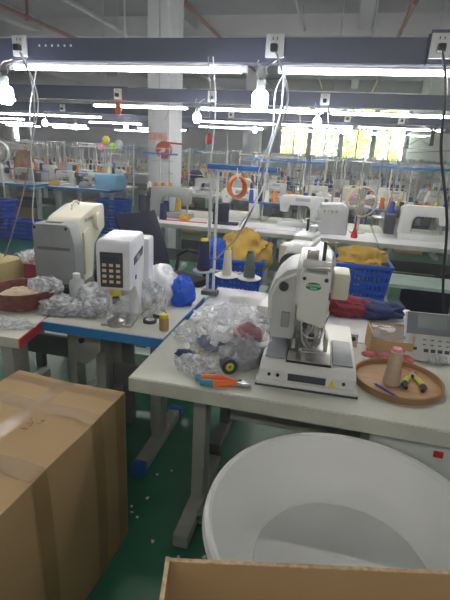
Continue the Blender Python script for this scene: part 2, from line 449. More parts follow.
# bulbs
b0 = thing('light_bulb', 'x', 'bulb', (0, 0, 0), group='hanging light bulbs')
obj('globe', MB().lathe([(0, -.055), (.028, -.052), (.04, -.035), (.043, -.01), (.043, .03), (.034, .045), (.018, .055)], n=20), 'bulb', b0)
obj('lamp_holder', MB().lathe([(.018, .05), (.022, .055), (.022, .1), (.012, .11), (0, .11)], n=16), 'mpale', b0)
b0.scale = (.85,) * 3
obj('holder_wire', MB().tube([(.01, 0, .1), (.03, 0, .13), (.02, 0, .16), (.04, .05, .19), (.05, .15, .22)], .003, 6).tube([(-.01, 0, .1), (-.03, 0, .13), (-.02, 0, .16), (-.04, .05, .19), (-.05, .15, .22)], .003, 6), 'wirewhite', b0)
BL = [(6, 95, 2.2, 'bright bulb hanging from the nearest tray at its far end by the socket'), (260, 101, 2.2, 'bright bulb hanging from the nearest tray between its two lit tubes'),
      (197, 118, 4.5, 'bulb under the second tray above the coil of orange hose'), (317, 123, 4.5, 'bulb under the second tray in front of the windows'),
      (45, 123, 6.6, 'bulb under the third tray nearest the curtained corner'), (76, 127, 8.25, 'bulb under the fourth tray above the far benches'), (126, 127, 8.25, 'bulb under the fourth tray beside the white column'),
      (255, 130, 8.25, 'small bulb under the fourth tray just past the distant column'), (344, 131, 8.25, 'small bulb under the fourth tray before the bright windows')]
for i, (x, y, Y, lab) in enumerate(BL):
    o = b0 if i == 0 else dup(b0); o.location = aty(x, y, Y); o['label'] = lab
# sockets with plugs
s0 = thing('wall_socket', 'x', 'socket', (0, 0, 0), group='sockets on the cable trays')
obj('socket_plate', MB().box((0, 0, 0), (.086, .014, .1), bev=.004), 'socket', s0)
obj('plug', MB().box((0, -.025, -.012), (.034, .035, .034), bev=.008), 'black', s0)
obj('socket_slots', MB().box((-.01, -.0072, .03), (.004, .002, .012)).box((.01, -.0072, .03), (.004, .002, .012)), 'black', s0, smooth=False)
SK = [(20, 46, 'white socket with black plug on the nearest tray, by the far bulb'), (275, 46, 'white socket with black plug on the nearest tray, between the lit tubes'), (441, 46, 'white socket with black plug on the nearest tray, close to the side wall')]
for i, (x, y, lab) in enumerate(SK):
    o = s0 if i == 0 else dup(s0); p = aty(x, y, 2.35); o.location = (p.x, 2.35, p.z); o['label'] = lab
for i, (x, Y) in enumerate([(118, 4.6), (212, 4.6), (325, 4.6), (62, 6.7), (232, 6.7), (350, 6.7), (405, 6.7)]):
    p = aty(x, 100, Y); dup(s0, (p.x, Y, 2.03), 0, f'small white socket on the {"second" if Y < 5 else "third"} cable tray, {ORD[i if Y < 5 else i-3]} along from the column end')
# cables
def cable(lab, pts, r, m, cat='cable', name='hanging_cable', sub=6):
    P = [Vector(p) for p in pts]; out = []
    for i in range(len(P) - 1):
        a, b, c, d = P[max(i - 1, 0)], P[i], P[i + 1], P[min(i + 2, len(P) - 1)]
        for k in range(sub):
            t = k / sub
            out.append(.5 * ((2 * b) + (c - a) * t + (2 * a - 5 * b + 4 * c - d) * t * t + (3 * b - 3 * c + d - a) * t ** 3))
    out.append(P[-1]); return tag(obj(name, MB().tube(out, r, 6), m), lab, cat)
def px(l, Y): return [aty(x, y, Y if not isinstance(Y, list) else Y[i]) for i, (x, y) in enumerate(l)]
cable('black cable from the socket by the side wall down past the control panel', px([(442, 50), (446, 90), (441, 150), (447, 220), (443, 290), (448, 345)], 2.2), .006, 'black')
cable('thick grey cable looping down beside the bulb between the lit tubes', px([(276, 52), (288, 100), (270, 150), (262, 175), (256, 200), (238, 235), (215, 260)], [2.33, 2.3, 2.3, 2.3, 2.3, 2.25, 2.2]), .005, 'wiregrey')
cable('white cable hanging from the tray across to the orange hose coil', px([(284, 70), (281, 110), (270, 150), (262, 190), (240, 225)], 2.28), .0045, 'wirewhite')
cable('thin white cable beside the bulb between the lit tubes', px([(290, 66), (276, 90), (272, 135), (259, 170), (257, 215)], 2.26), .003, 'wirewhite')
cable('grey cable dropping from the far socket behind the beige machine', px([(20, 52), (33, 90), (33, 130), (26, 180), (10, 240), (2, 262)], 2.2), .005, 'wiregrey')
cable('pale cable hanging beside the far socket towards the beige machine', px([(22, 54), (38, 100), (31, 150), (34, 185), (33, 220), (45, 262), (55, 292)], 2.1), .0035, 'wirewhite')
cable('white wire hanging from the nearest tray left of the column', px([(37, 66), (30, 110), (32, 140)], 2.3), .003, 'wirewhite')
for i, (x, y1, Y) in enumerate([(208, 150, 2.34), (213, 165, 2.34), (168, 120, 4.6), (300, 170, 4.6), (118, 140, 4.6), (328, 150, 4.6), (408, 150, 4.6), (228, 170, 6.7)]):
    top = aty(x, 60 if Y < 3 else 100, Y); b = aty(x - 3, y1, Y); cable(f'thin pale drop wire under the cable trays, {ORD[i]} of eight', [(top.x, Y, 1.97), ((top.x + b.x) / 2 + .02, Y, (1.97 + b.z) / 2), b], .0028, 'wirewhite' if i % 2 else 'wiregrey')
# orange tag
p = aty(118, 108, 4.55); t = thing('hanging_tag', 'small orange tag hanging from the second cable tray', 'tag', p)
obj('tag_card', MB().prism([(-.03, -.06), (.03, -.06), (.035, .0), (.02, .05), (-.02, .05), (-.035, 0)], -.003, .003, 'Y'), 'orange', t); obj('string', MB().cyl((0, 0, .05), (0, 0, 1.95 - p.z), .002, n=6), 'wirewhite', t)

# ------------------------------------------------------------------ tables
TN = 0
def table(x0, x1, y0, y1, lab, top='topwhite', edge='edgeblue', legm='leg', z=.77, th=.045, legs=True, cap=None, group=None, inset=.2, shelf=True, edge_side=None):
    cx, cy = (x0 + x1) / 2, (y0 + y1) / 2; w, d = x1 - x0, y1 - y0
    t = thing('sewing_table', lab, 'table', (cx, cy, 0), group=group)
    obj('tabletop', MB().box((0, 0, z - th / 2), (w - .006, d - .006, th), bev=.003), top, t)
    e = MB()
    e.box((0, -d / 2, z - th / 2 - .001), (w, .005, th - .004)).box((0, d / 2, z - th / 2 - .001), (w, .005, th - .004)).box((-w / 2, 0, z - th / 2 - .001), (.005, d, th - .004)).box((w / 2, 0, z - th / 2 - .001), (.005, d, th - .004))
    obj('edge_band', e, edge, t, smooth=False)
    if legs:
        for sx in (-1, 1):
            lx = sx * (w / 2 - inset)
            l = obj('leg', MB().box((lx, 0, (z - th + .05) / 2), (.055, .09, z - th - .05), bev=.004).box((lx, 0, z - th - .025), (.05, d * .75, .05), bev=.004), legm, t)
            obj('foot', MB().box((lx, 0, .035), (.065, d * .88, .06), bev=.008), legm, l)
            if cap:
                for sy in (-1, 1): obj('foot_cap', MB().box((lx, sy * d * .43, .035), (.075, .05, .07), bev=.008), cap, l)
        if shelf: obj('crossbar', MB().box((0, .05, .36), (w - 2 * inset, .03, .13), bev=.004), 'legdark', t)
    return t
T_main = table(-.636, .75, 1.31, 1.92, 'cream topped bench carrying the white bartack machine and the round tray', 'top', 'edgecream', 'leg', th=.055, inset=.19, shelf=False)
obj('underframe_panel', MB().box((-.05, .1, .56), (.7, .02, .3)).box((.09, .05, .7), (.76, .3, .02)), 'leg', T_main, smooth=False)
T_opp = table(-.62, .46, 1.93, 2.5, 'white topped bench back to back with the cream bench, red and navy cloth on it', 'topwhite', 'edgecream', 'legdark', inset=.15)
T_blue = table(-1.235, -.645, 1.66, 2.28, 'white bench with blue edge under the keypad press machine', 'top', 'edgeblue', 'leg', cap='capblue', inset=.14)
T_blue2 = table(-1.95, -1.24, 1.87, 2.47, 'white bench under the big beige machine beside the blue edged bench', 'top', 'edgeblue', 'leg', inset=.15)
# red edged table: skewed plan
t = thing('sewing_table', 'white bench with red edge holding the round basket of bags', 'table', (0, 0, 0)); T_red = t
a, b = atz(18, 339, .77), atz(52, 312, .77); far = Vector((b.x, b.y, 0)); near = Vector((a.x, a.y, 0))
pts = [(near.x, near.y), (far.x, far.y), (-2.3, far.y + .02), (-2.3, near.y)]
obj('tabletop', MB().prism(pts, .725, .77, 'Z', bev=.002), 'top', t)
d = (far - near).normalized(); nrm = Vector((d.y, -d.x, 0))
obj('edge_band', MB().prism([(near.x, near.y), (far.x, far.y), (far.x + nrm.x * .006, far.y + nrm.y * .006), (near.x + nrm.x * .006, near.y + nrm.y * .006)], .727, .768, 'Z'), 'edgered', t, smooth=False)
for lx, ly in ((-1.3, 1.55), (-2.1, 1.55)):
    l = obj('leg', MB().box((lx, ly, .37), (.06, .1, .7), bev=.004), 'leg', t); obj('foot', MB().box((lx, ly, .035), (.07, .45, .06), bev=.006), 'leg', l)
# under the blue bench: extra uprights, crossbeam, board, control boxes
def simple(name, lab, cat, mb, m, **k): return tag(obj(name, mb, m, **k), lab, cat)
t = thing('control_box', 'grey motor control box hung under the blue edged bench', 'control box', (-1.15, 1.95, .58)); obj('casing', MB().prism([(-.08, .1), (.1, .1), (.1, -.02), (.02, -.1), (-.08, -.1)], -.1, .1, 'Y', bev=.008), 'leg', t); obj('control_dial', MB().cyl((0, -.1, .03), (0, -.112, .03), .014), 'black', t); obj('mounting_bracket', MB().box((0, 0, .12), (.06, .12, .05)), 'legdark', t)
for dx_, mm_ in ((-.13, 'leg'), (-.075, 'legdark'), (.09, 'leg')): obj('upright', MB().box((dx_, .12, .37), (.05, .05, .7)), mm_, T_blue, smooth=False)
t = thing('steel_trolley', 'grey steel frame with pale green boards behind the blue edged bench', 'trolley', (-1.35, 2.72, 0))
obj('shelf_board', MB().box((0, 0, .6), (1.2, .4, .025)).box((0, 0, .22), (1.2, .4, .025)), 'board', t, smooth=False)
for sx in (-1, 1):
    for sy in (-1, 1): obj('leg', MB().box((sx * .57, sy * .17, .3), (.05, .05, .6)), 'legdark', t)
t = thing('control_box', 'white electrical box with red switch hung under the cream bench', 'control box', (.36, 1.55, .58))
obj('casing', MB().box((0, 0, 0), (.3, .25, .26), bev=.012), 'mwhite', t)
obj('rocker_switch', MB().box((.0775, -.128, .03), (.03, .01, .022), bev=.002), 'redplastic', t)
obj('screw', MB().cyl((-.12, -.126, .1), (-.12, -.13, .1), .006, n=10).cyl((.13, -.126, .1), (.13, -.13, .1), .006, n=10), 'steel', t)
obj('mounting_bracket', MB().box((0, .02, .135), (.1, .1, .02)), 'legdark', t)

# ------------------------------------------------------------------ hero bartack machine
def bartack(label, loc, rz=0, scale=1, badge=True, main='mwhite'):
    t = thing('bartack_machine', label, 'sewing machine', loc, rz, scale=scale)
    # bed: wide base tray then bed body with sloped sides
    obj('oil_pan', MB().box((0, .235, .014), (.35, .5, .016), bev=.006), main, t); obj('pan_gasket', MB().box((0, .235, .003), (.352, .502, .006)), 'dark', t, smooth=False)
    bed = MB().prism([(0, .02), (0, .06), (.03, .082), (.46, .085), (.46, .02)], -.166, .166, 'X', bev=.01)
    obj('bed', bed, main, t)
    obj('feed_pad', MB().box((-.118, .165, .087), (.07, .24, .006), bev=.003), 'padgrey', t)
    obj('feed_pad', MB().box((.118, .155, .087), (.07, .22, .006), bev=.003), 'padgrey', t)
    obj('needle_plate', MB().box((0, .135, .0895), (.15, .21, .009), bev=.002), 'steel', t)
    obj('plate_edge', MB().box((0, .135, .086), (.156, .216, .008)), 'black', t, smooth=False)
    obj('slot', MB().box((0, .15, .0935), (.03, .012, .002)), 'black', t)
    fr = MB().box((0, -.001, .04), (.13, .006, .026), bev=.002); obj('front_label', fr, 'dark', t)
    obj('warning_sticker', MB().prism([(.075, .027), (.1, .027), (.0875, .05)], -.006, .0, 'Y'), 'yellow', t)
    for sx in (-.13, -.1, .125): obj('screw', MB().cyl((sx, .0, .042), (sx, -.005, .042), .006, n=10), 'black', t)
    # column and arm (profile in YZ): rear column, arm, head
    arm = MB().prism([(.46, .08), (.46, .38), (.42, .42), (.16, .42), (.12, .40), (.12, .26), (.3, .25), (.33, .22), (.33, .08)], -.075, .045, 'X', bev=.018)
    obj('arm', arm, main, t)
    head = MB().prism([(-.055, .225), (.035, .205), (.042, .22), (.042, .385), (.032, .4), (-.05, .4), (-.06, .385), (-.06, .24)], .07, .2, 'Y', bev=.009)
    obj('head_cover', head, main, t)
    obj('top_deck', MB().box((-.008, .2, .424), (.1, .22, .03), bev=.01), main, t)
    # left shroud with recess
    sh = MB().prism([(-.15, .12), (-.165, .2), (-.172, .29), (-.15, .345), (-.11, .385), (-.064, .4), (-.064, .12)], .14, .4, 'Y', bev=.014)
    obj('side_shroud', sh, 'mpale', t)
    obj('shroud_ridge', MB().tube([(-.155, .136, .2), (-.16, .136, .285), (-.13, .136, .345), (-.075, .136, .375)], .006, 8), main, t)
    obj('shroud_port', MB().cyl((-.115, .142, .325), (-.115, .128, .325), .017, n=20), 'dark', t); obj('vent_cover', MB().box((-.1, .135, .2), (.03, .012, .06), bev=.004), 'mgrey', t)
    obj('side_motor_cover', MB().box((.085, .24, .33), (.06, .12, .1), bev=.012), 'cream', t)
    # top mechanism
    ten = obj('tension_assembly', MB().box((-.025, .13, .455), (.04, .045, .035), bev=.004).cyl((-.025, .1, .46), (-.025, .085, .46), .014), 'steel', t)
    obj('tension_knob', MB().cyl((-.025, .085, .46), (-.025, .07, .46), .009), 'chrome', ten)
    obj('thread_post', MB().box((.012, .11, .468), (.012, .02, .07), bev=.003), 'dark', t)
    obj('thread_guide', MB().tube([(.045, .12, .44), (.045, .12, .5), (.05, .11, .503), (.055, .12, .495)], .0025, 6).box((0, .072, .418), (.075, .02, .012), bev=.003), 'steel', t)
    # needle area
    obj('needle_bar', MB().cyl((0, .12, .105), (0, .12, .23), .006).cyl((0, .12, .092), (0, .12, .11), .0018), 'chrome', t)
    pf = MB(); 
    for sx in (-1, 1): pf.tube([(sx * .03, .12, .225), (sx * .038, .105, .18), (sx * .03, .1, .14), (sx * .012, .11, .115)], .005, 8)
    pf.box((0, .115, .1), (.055, .04, .006), bev=.001).box((0, .13, .17), (.05, .02, .05), bev=.005)
    obj('presser_foot', pf, 'steel', t)
    obj('thread_guard', MB().tube([(.04 * math.cos(k * PI / 12), .085, .2 + .04 * math.sin(k * PI / 12)) for k in range(-14, 3)], .003, 6), 'chrome', t)
    obj('needle_clamp', MB().box((0, .115, .15), (.022, .022, .03), bev=.003).box((-.028, .12, .205), (.02, .03, .04), bev=.003), 'dark', t)
    obj('side_clamp_arm', MB().box((.055, .15, .13), (.014, .1, .05), bev=.004).box((-.06, .17, .12), (.014, .12, .04), bev=.004), 'steel', t)
    obj('work_clamp', MB().box((-.03, .24, .1), (.018, .26, .012), bev=.003).box((.03, .24, .1), (.018, .26, .012), bev=.003), 'steel', t)
    obj('screw', MB().cyl((-.045, .071, .38), (-.045, .066, .38), .006, n=10), 'dark', t); obj('screw', MB().cyl((.028, .071, .38), (.028, .066, .38), .007, n=10), 'dark', t)
    if badge:
        bd = obj('badge', MB().lathe([(0, 0), (.5, 0), (.52, .04), (0, .06)], n=32, mtx=Matrix.Translation((-.012, .0695, .355)) @ Matrix.Rotation(PI / 2, 4, 'X') @ Matrix.Diagonal((.052, .027, .06, 1))), 'green', t)
        text('BROMMER', .012, 'letter', bd, (-.012, .0655, .358), (PI / 2, 0, 0)); text('2000E', .009, 'letter', bd, (-.012, .0655, .348), (PI / 2, 0, 0))
    # handwheel at back
    obj('handwheel', MB().lathe([(0, .46), (.05, .46), (.055, .47), (.055, .5), (.045, .505), (0, .5)], n=24, mtx=Matrix.Translation((0, 0, .33)) @ Matrix.Rotation(-PI / 2, 4, 'X')), 'dark', t)
    return t
hp = atz(305, 391, .77)
bartack('off white bartack machine with green oval badge beside the round tray', (hp.x, hp.y + .01, .77), math.radians(2), 1.0)
bt2 = bartack('second white bartack machine on the bench behind the badged one', (-.1, 2.43, .77), math.radians(172), .93, False)
cp = aty(333, 262, 1.72)
# ------------------------------------------------------------------ press machine (white, keypad)
pp = atz(122, 328, .77)
t = thing('press_machine', 'white snap press machine with black keypad on the blue edged bench', 'sewing machine', (pp.x - .03, pp.y, .77), math.radians(10), scale=.93)
body = MB().prism([(-.02, .19), (-.02, .40), (.0, .425), (.24, .43), (.27, .40), (.27, .0), (.16, .0), (.14, .1), (.1, .17), (.07, .19)], -.08, .08, 'X', bev=.016)
obj('body', body, 'white', t)
obj('rear_housing', MB().box((.03, .31, .21), (.15, .12, .36), bev=.015), 'white', t)
kp = obj('keypad', MB().box((-.005, -.023, .29), (.105, .008, .165), bev=.006), 'dark', t)
obj('display_window', MB().box((-.005, -.028, .345), (.08, .003, .022)), 'keydark', kp)
for i in range(3):
    for j in range(4): obj('key', MB().box((-.037 + i * .032, -.029, .235 + j * .026), (.019, .005, .014), bev=.002), 'key', kp)
sl = obj('side_label', MB().prism([(.05, .3), (.2, .32), (.22, .36), (.05, .335)], .0795, .083, 'X'), 'keydark', t)
text('S.U.L', .03, 'letter', sl, (.0835, .125, .328), (PI / 2, 0, PI / 2))
obj('sticker', MB().box((.081, .08, .235), (.003, .02, .02)), 'thblue', t)
ram = obj('press_ram', MB().cyl((-.005, .03, .14), (-.005, .03, .2), .012).cyl((-.005, .03, .11), (-.005, .03, .14), .018), 'dark', t); obj('ram_collar', MB().cyl((-.005, .03, .155), (-.005, .03, .185), .026), 'yellow', ram)
obj('anvil', MB().lathe([(0, 0), (.045, 0), (.045, .03), (.03, .045), (.018, .05), (.018, .065), (0, .065)], (-.005, .03, 0), 24), 'steel', t)
obj('finger_guard', MB().box((-.005, .06, .09), (.09, .1, .1), bev=.01), 'film', t)
obj('base_plate', MB().box((0, .15, .008), (.15, .3, .016), bev=.005), 'steel', t)
# clear plastic cover bag behind press machine
def crumple(name, lab, cat, loc, r, sc, m, nz=.25, nf=2.2, seed=1, sub=4, flat=-.3, group=None, par=None, alpha=None):
    o = obj(name, MB().ball((0, 0, -flat * 1.0), r, sc, sub, nz, nf, seed, flat), m, par, ang=60)
    o.location = loc
    if lab: tag(o, lab, cat, group)
    return o
# ------------------------------------------------------------------ big beige machine (seen from its end cover)
bp0 = aty(42, 290, 2.0); 
bx = Vector((-1.40, 2.08, .77))
t = thing('buttonhole_machine', 'big beige machine with grey end cover beside the milky bottle', 'sewing machine', bx, math.radians(8)); t.scale = (.8, .95, .97)
obj('end_cover', MB().prism([(-.14, .04), (-.14, .37), (-.125, .385), (.09, .385), (.115, .37), (.14, .28), (.14, .04)], -.06, .06, 'Y', bev=.012), 'mgrey', t)
obj('cover_groove', MB().box((0, -.062, .255), (.22, .006, .016)).box((.05, -.062, .05), (.2, .006, .02)), 'legdark', t, smooth=False)
for sx in (-.12, .09): obj('screw', MB().cyl((sx, -.058, .365), (sx, -.065, .365), .008, n=10), 'black', t)
obj('body', MB().prism([(.05, .02), (.05, .36), (.08, .405), (.3, .45), (.44, .45), (.46, .43), (.46, .3), (.4, .28), (.28, .22), (.22, .02)], -.11, .12, 'X', bev=.018), 'cream', t)
obj('side_panel', MB().prism([(.09, .08), (.09, .32), (.13, .34), (.22, .34), (.2, .08)], .118, .134, 'X', bev=.006), 'cream', t)
obj('handwheel', MB().lathe([(0, .12), (.03, .12), (.05, .125), (.055, .14), (.055, .155), (.03, .16), (0, .165)], n=28, mtx=Matrix.Translation((0, .3, .36)) @ Matrix.Rotation(PI / 2, 4, 'Y')), 'cream', t)
obj('top_handle', MB().tube([(.0, .2, .42), (0, .2, .46), (0, .23, .475), (0, .27, .475), (0, .3, .46), (0, .3, .43)], .007, 8), 'cream', t)
obj('bed_plate', MB().box((0, .2, .02), (.26, .5, .04), bev=.008), 'dark', t)
text('BROMMER', .03, 'mgrey', t, (.1215, .2, .385), (PI / 2, 0, PI / 2), name='lettering')
obj('top_slot', MB().box((-.02, .0, .387), (.1, .03, .004)), 'legdark', t, smooth=False)
# bottle
p = atz(78, 303, .77); t = thing('plastic_bottle', 'milky plastic oil bottle in front of the big beige machine', 'bottle', p)
obj('bottle_body', MB().lathe([(0, 0), (.034, 0), (.038, .006), (.038, .105), (.032, .12), (.016, .13), (.016, .135)], n=28), 'milk', t)
obj('cap', MB().lathe([(.019, .13), (.019, .155), (.016, .158), (0, .158)], n=20), 'socket', t)

# ------------------------------------------------------------------ control panel (tilted)
p = atz(404, 362, .77); q = atz(450, 380, .77)
t = thing('machine_controller', 'grey control panel with display and rows of buttons beside the round tray', 'control panel', (p.x + .015, p.y + .015, .77), math.radians(5))
tilt = Matrix.Rotation(math.radians(-24), 4, 'X'); RX = (math.radians(66), 0, 0)
def PB(c, d, bev=0): 
    m_ = MB(); m_.box(c, d, bev, mtx=tilt); return m_
obj('casing', PB((.13, .015, .105), (.29, .035, .2), .008), 'panelpale', t)
obj('upper_face', PB((.13, -.004, .158), (.285, .004, .088)), 'panel', t)
obj('display', PB((.085, -.0075, .165), (.11, .004, .05)), 'lcd', t)
for j in range(3):
    for i in range(2): obj('side_key', PB((.175 + i * .04 + .01, -.008, .142 + j * .022), (.028, .005, .013), .002), 'socket', t)
for j in range(2):
    for i in range(5): obj('mark', PB((.06 + i * .03, -.0035, .073 + j * .02), (.012, .002, .004)), 'inkgrey', t)
obj('key', PB((.02, -.004, .055), (.024, .005, .013), .002), 'keydark', t)
for i in range(6): obj('key', PB((.068 + i * .027, -.004, .05), (.018, .005, .014), .002), 'keydark', t)
obj('stand_bracket', MB().box((.13, .09, .03), (.1, .12, .06), bev=.005), 'legdark', t)

# ------------------------------------------------------------------ round tray and its contents
p = atz(397, 383, .77)
t = thing('round_tray', 'round wooden tray with a low bamboo rim on the cream bench', 'tray', p)
obj('tray_base', MB().cyl((0, 0, 0), (0, 0, .006), .15, n=56), 'wood', t)
obj('rim', MB().lathe([(.148, 0), (.155, 0), (.157, .024), (.153, .026), (.149, .024), (.148, .006)], n=56, close=True), 'woodrim', t)
TZ = .776
q = atz(391, 384, TZ)
cone0 = thing('thread_cone', 'beige thread cone with pink core standing in the round wooden tray', 'thread', (q.x, q.y, TZ), scale=1)
obj('thread_winding', MB().lathe([(0, .004), (.034, .004), (.036, .01), (.025, .14), (.022, .143), (.012, .143)], n=28), 'thbeige', cone0)
obj('cone_core', MB().lathe([(0, .142), (.021, .143), (.019, .154), (.01, .156), (0, .15)], n=24), 'pink', cone0)
a, b = atz(376, 384, TZ + .005), atz(399, 398, TZ + .005); t = thing('marker_pen', 'purple pen lying in the round tray', 'pen', (0, 0, 0))
d = (b - a).normalized(); obj('pen_barrel', MB().cyl(a, b, .0045, n=10), 'purple', t); obj('pen_tip', MB().cyl(a, a - d * .012, .0045, .001, n=10), 'steel', t)
def snips(loc, rz, lab):
    t = thing('thread_snips', lab, 'scissors', loc, rz)
    for s_ in (-1, 1):
        obj('handle', MB().tube([(s_ * .008, .01, .01), (s_ * .02, -.02, .012), (s_ * .03, -.055, .012), (s_ * .028, -.085, .01)], [.006, .009, .01, .007], 8), 'snip', t)
        obj('grip_tip', MB().tube([(s_ * .03, -.06, .012), (s_ * .033, -.075, .012), (s_ * .027, -.095, .01)], [.0115, .012, .007], 8), 'black', t)
        obj('blade', MB().prism([(s_ * .001, .0), (s_ * .014, .0), (s_ * .004, .05), (s_ * .001, .05)], .008 + s_ * .002, .012 + s_ * .002, 'Z'), 'steel', t)
    obj('pivot', MB().cyl((0, .005, .006), (0, .005, .018), .006, n=10), 'black', t); return t
q = atz(412, 380, TZ); snips((q.x, q.y, TZ), math.radians(-4), 'yellow and black thread snips lying open in the round tray')

# small open carton with plastic, behind tray
q = atz(369, 355, .77)
t = thing('parts_carton', 'small open carton with clear plastic inside behind the round tray', 'box', (q.x, q.y, .77), math.radians(4))
w, dd, h = .165, .14, .1
obj('carton_wall', MB().box((w / 2, 0, h * .36), (w, .004, h * .72)).box((w / 2, dd, h / 2), (w, .004, h)).box((0, dd / 2, h / 2), (.004, dd, h)).box((w, dd / 2, h / 2), (.004, dd, h)).box((w / 2, dd / 2, .002), (w, dd, .004)), 'carton', t, smooth=False)
obj('liner_film', MB().box((w / 2, dd * .55, h * .75), (w * .93, dd * .8, h * .5), bev=.02), 'film', t)
q = atz(352, 345, .77); t = thing('metal_block', 'small steel switch block next to the bartack machine', 'switch', (q.x, q.y, .77)); obj('block', MB().box((0, 0, .03), (.04, .05, .06), bev=.004), 'mpale', t); obj('button', MB().cyl((0, -.025, .04), (0, -.03, .04), .01), 'dark', t)
for i, (x, y, m, r, lab) in enumerate([(376, 352, 'pinkcloth', .025, 'coral cloth scrap lying in front of the small carton'), (369, 356, 'pinkcloth', .018, 'smaller coral scrap beside the bartack machine base'), (405, 361, 'pinkcloth', .022, 'coral scrap by the corner of the control panel'), (385, 358, 'pink', .02, 'pink scrap between the carton and the thread cone')]):
    q = atz(x, y, .77); crumple('cloth_scrap', lab, 'cloth scrap', q, r, (1.4, 1, .6), m, .3, 2, i + 20, 3, -.4 * r)
q0, q1 = atz(382, 362, .774), atz(418, 374, .774)
simple('red_strip', 'narrow red plastic strip lying behind the round tray', 'strip', MB().tube([q0, (q0 + q1) / 2 + Vector((0, .008, 0)), q1], .004, 8), 'redplastic')
a = atz(366, 357, .771); simple('paper_slip', 'white paper slip beside the bartack machine', 'paper', MB().box((a.x + .03, a.y - .03, .7715), (.09, .025, .002), rz=-.5), 'paper', smooth=False)
a = atz(365, 370, .771); simple('steel_tweezers', 'thin grey tweezers beside the rim of the round tray', 'tweezers', MB().prism([(0, 0), (.06, .012), (.06, .018), (0, .009)], .7705, .776, 'Z', mtx=Matrix.Translation((a.x, a.y - .01, 0))), 'mgrey')

# ------------------------------------------------------------------ pliers
a = atz(214, 384, .77)
t = thing('pliers', 'pliers with orange and teal grips lying at the edge of the cream bench', 'pliers', (a.x, a.y, .77), math.radians(6))
obj('handle', MB().tube([(-.065, .012, .012), (-.03, .018, .014), (.02, .02, .014), (.075, .008, .013)], [.009, .012, .012, .008], 10), 'orange', t)
obj('handle', MB().tube([(-.04, -.02, .012), (-.01, -.022, .014), (.04, -.012, .014), (.08, .002, .013)], [.009, .012, .012, .008], 10), 'orange', t)
obj('grip_end', MB().tube([(-.068, .0115, .012), (-.05, .0155, .013)], [.0105, .013], 10), 'teal', t)
obj('grip_end', MB().tube([(-.045, -.02, .012), (.0, -.021, .0145)], [.0105, .014], 10), 'teal', t)
obj('jaw', MB().prism([(.075, -.006), (.1, -.013), (.13, -.006), (.13, .0), (.09, .005)], .006, .02, 'Z', bev=.002), 'steel', t)
obj('jaw', MB().prism([(.075, .012), (.1, .02), (.128, .01), (.13, .003), (.09, .006)], .006, .02, 'Z', bev=.002), 'steel', t)
obj('pivot', MB().cyl((.09, .004, .004), (.09, .004, .024), .007, n=12), 'chrome', t)

# ------------------------------------------------------------------ bag pile left of bartack machine
q = atz(232, 356, .77)
o = crumple('plastic_bag', 'large clear plastic bag of garments beside the bartack machine', 'plastic bag', (q.x - .015, q.y + .05, .77), .145, (1.05, 1.15, .85), 'film', .22, 2.4, 3, 5, -.055)
crumple('rolled_garment', 'dark grey cloth roll inside the large clear bag', 'cloth', atz(243, 362, .77), .065, (1.2, 1, .9), 'greycloth', .25, 2, 5, 4, -.03)
q = atz(215, 348, .77); crumple('rolled_garment', 'navy blue cloth under the clear bag at its outer edge', 'cloth', q, .05, (1.4, 1, .5), 'navy', .3, 2, 6, 4, -.02)
crumple('rolled_garment', 'white lining cloth under the top of the clear bag', 'cloth', atz(228, 346, .77), .06, (1.4, 1.2, .75), 'whitecloth', .3, 2, 8, 4, -.03)
crumple('rolled_garment', 'reddish striped lining inside the large clear bag', 'cloth', atz(246, 352, .77) + Vector((0, 0, .05)), .045, (1.2, 1, .8), 'crimson', .25, 2, 7, 4, -.03)
crumple('rolled_garment', 'small navy cloth scrap at the corner of the bag pile', 'cloth', atz(186, 356, .77), .028, (1.4, 1, .45), 'navy', .3, 2, 9, 3, -.01)
q = atz(195, 370, .77); crumple('plastic_bag', 'small crinkled clear bag of metal parts near the pliers', 'plastic bag', q, .05, (1.3, .9, .6), 'filmthick', .35, 3, 11, 4, -.02)
crumple('plastic_bag', 'flat clear bag lying behind the navy scrap on the cream bench', 'plastic bag', atz(196, 338, .77), .06, (1.3, 1, .5), 'film', .35, 3, 12, 4, -.02)
crumple('plastic_bag', 'clear bag slumped behind the large bag under the thread cones', 'plastic bag', atz(225, 325, .77), .09, (1.5, .9, .6), 'film', .3, 3, 13, 4, -.03)
q = atz(228, 372, .77); t = thing('tape_roll', 'small yellow and black roll standing by the bag pile', 'tape roll', (q.x, q.y, .77), .5)
obj('roll', MB().lathe([(.012, -.02), (.03, -.02), (.03, .02), (.012, .02)], n=24, close=True, mtx=Matrix.Translation((0, 0, .03)) @ Matrix.Rotation(PI / 2, 4, 'X')), 'dark', t)
obj('roll_core', MB().lathe([(.008, -.021), (.016, -.021), (.016, .021), (.008, .021)], n=24, close=True, mtx=Matrix.Translation((0, 0, .03)) @ Matrix.Rotation(PI / 2, 4, 'X')), 'snip', t)
rr = random.Random(5)
q = atz(190, 357, .77)
for i, (x, y) in enumerate([(188, 352), (194, 357), (200, 361), (205, 357), (198, 353)]):
    a = atz(x, y, .776); b = a + Vector((rr.uniform(-.03, .03), rr.uniform(-.02, .02), .0))
    simple('brass_clip', 'small brass coloured clip among the bag pile', 'clip', MB().tube([a, (a + b) / 2 + Vector((0, 0, .012)), b], .0045, 6), 'brass')['group'] = 'brass clips by the bag pile'
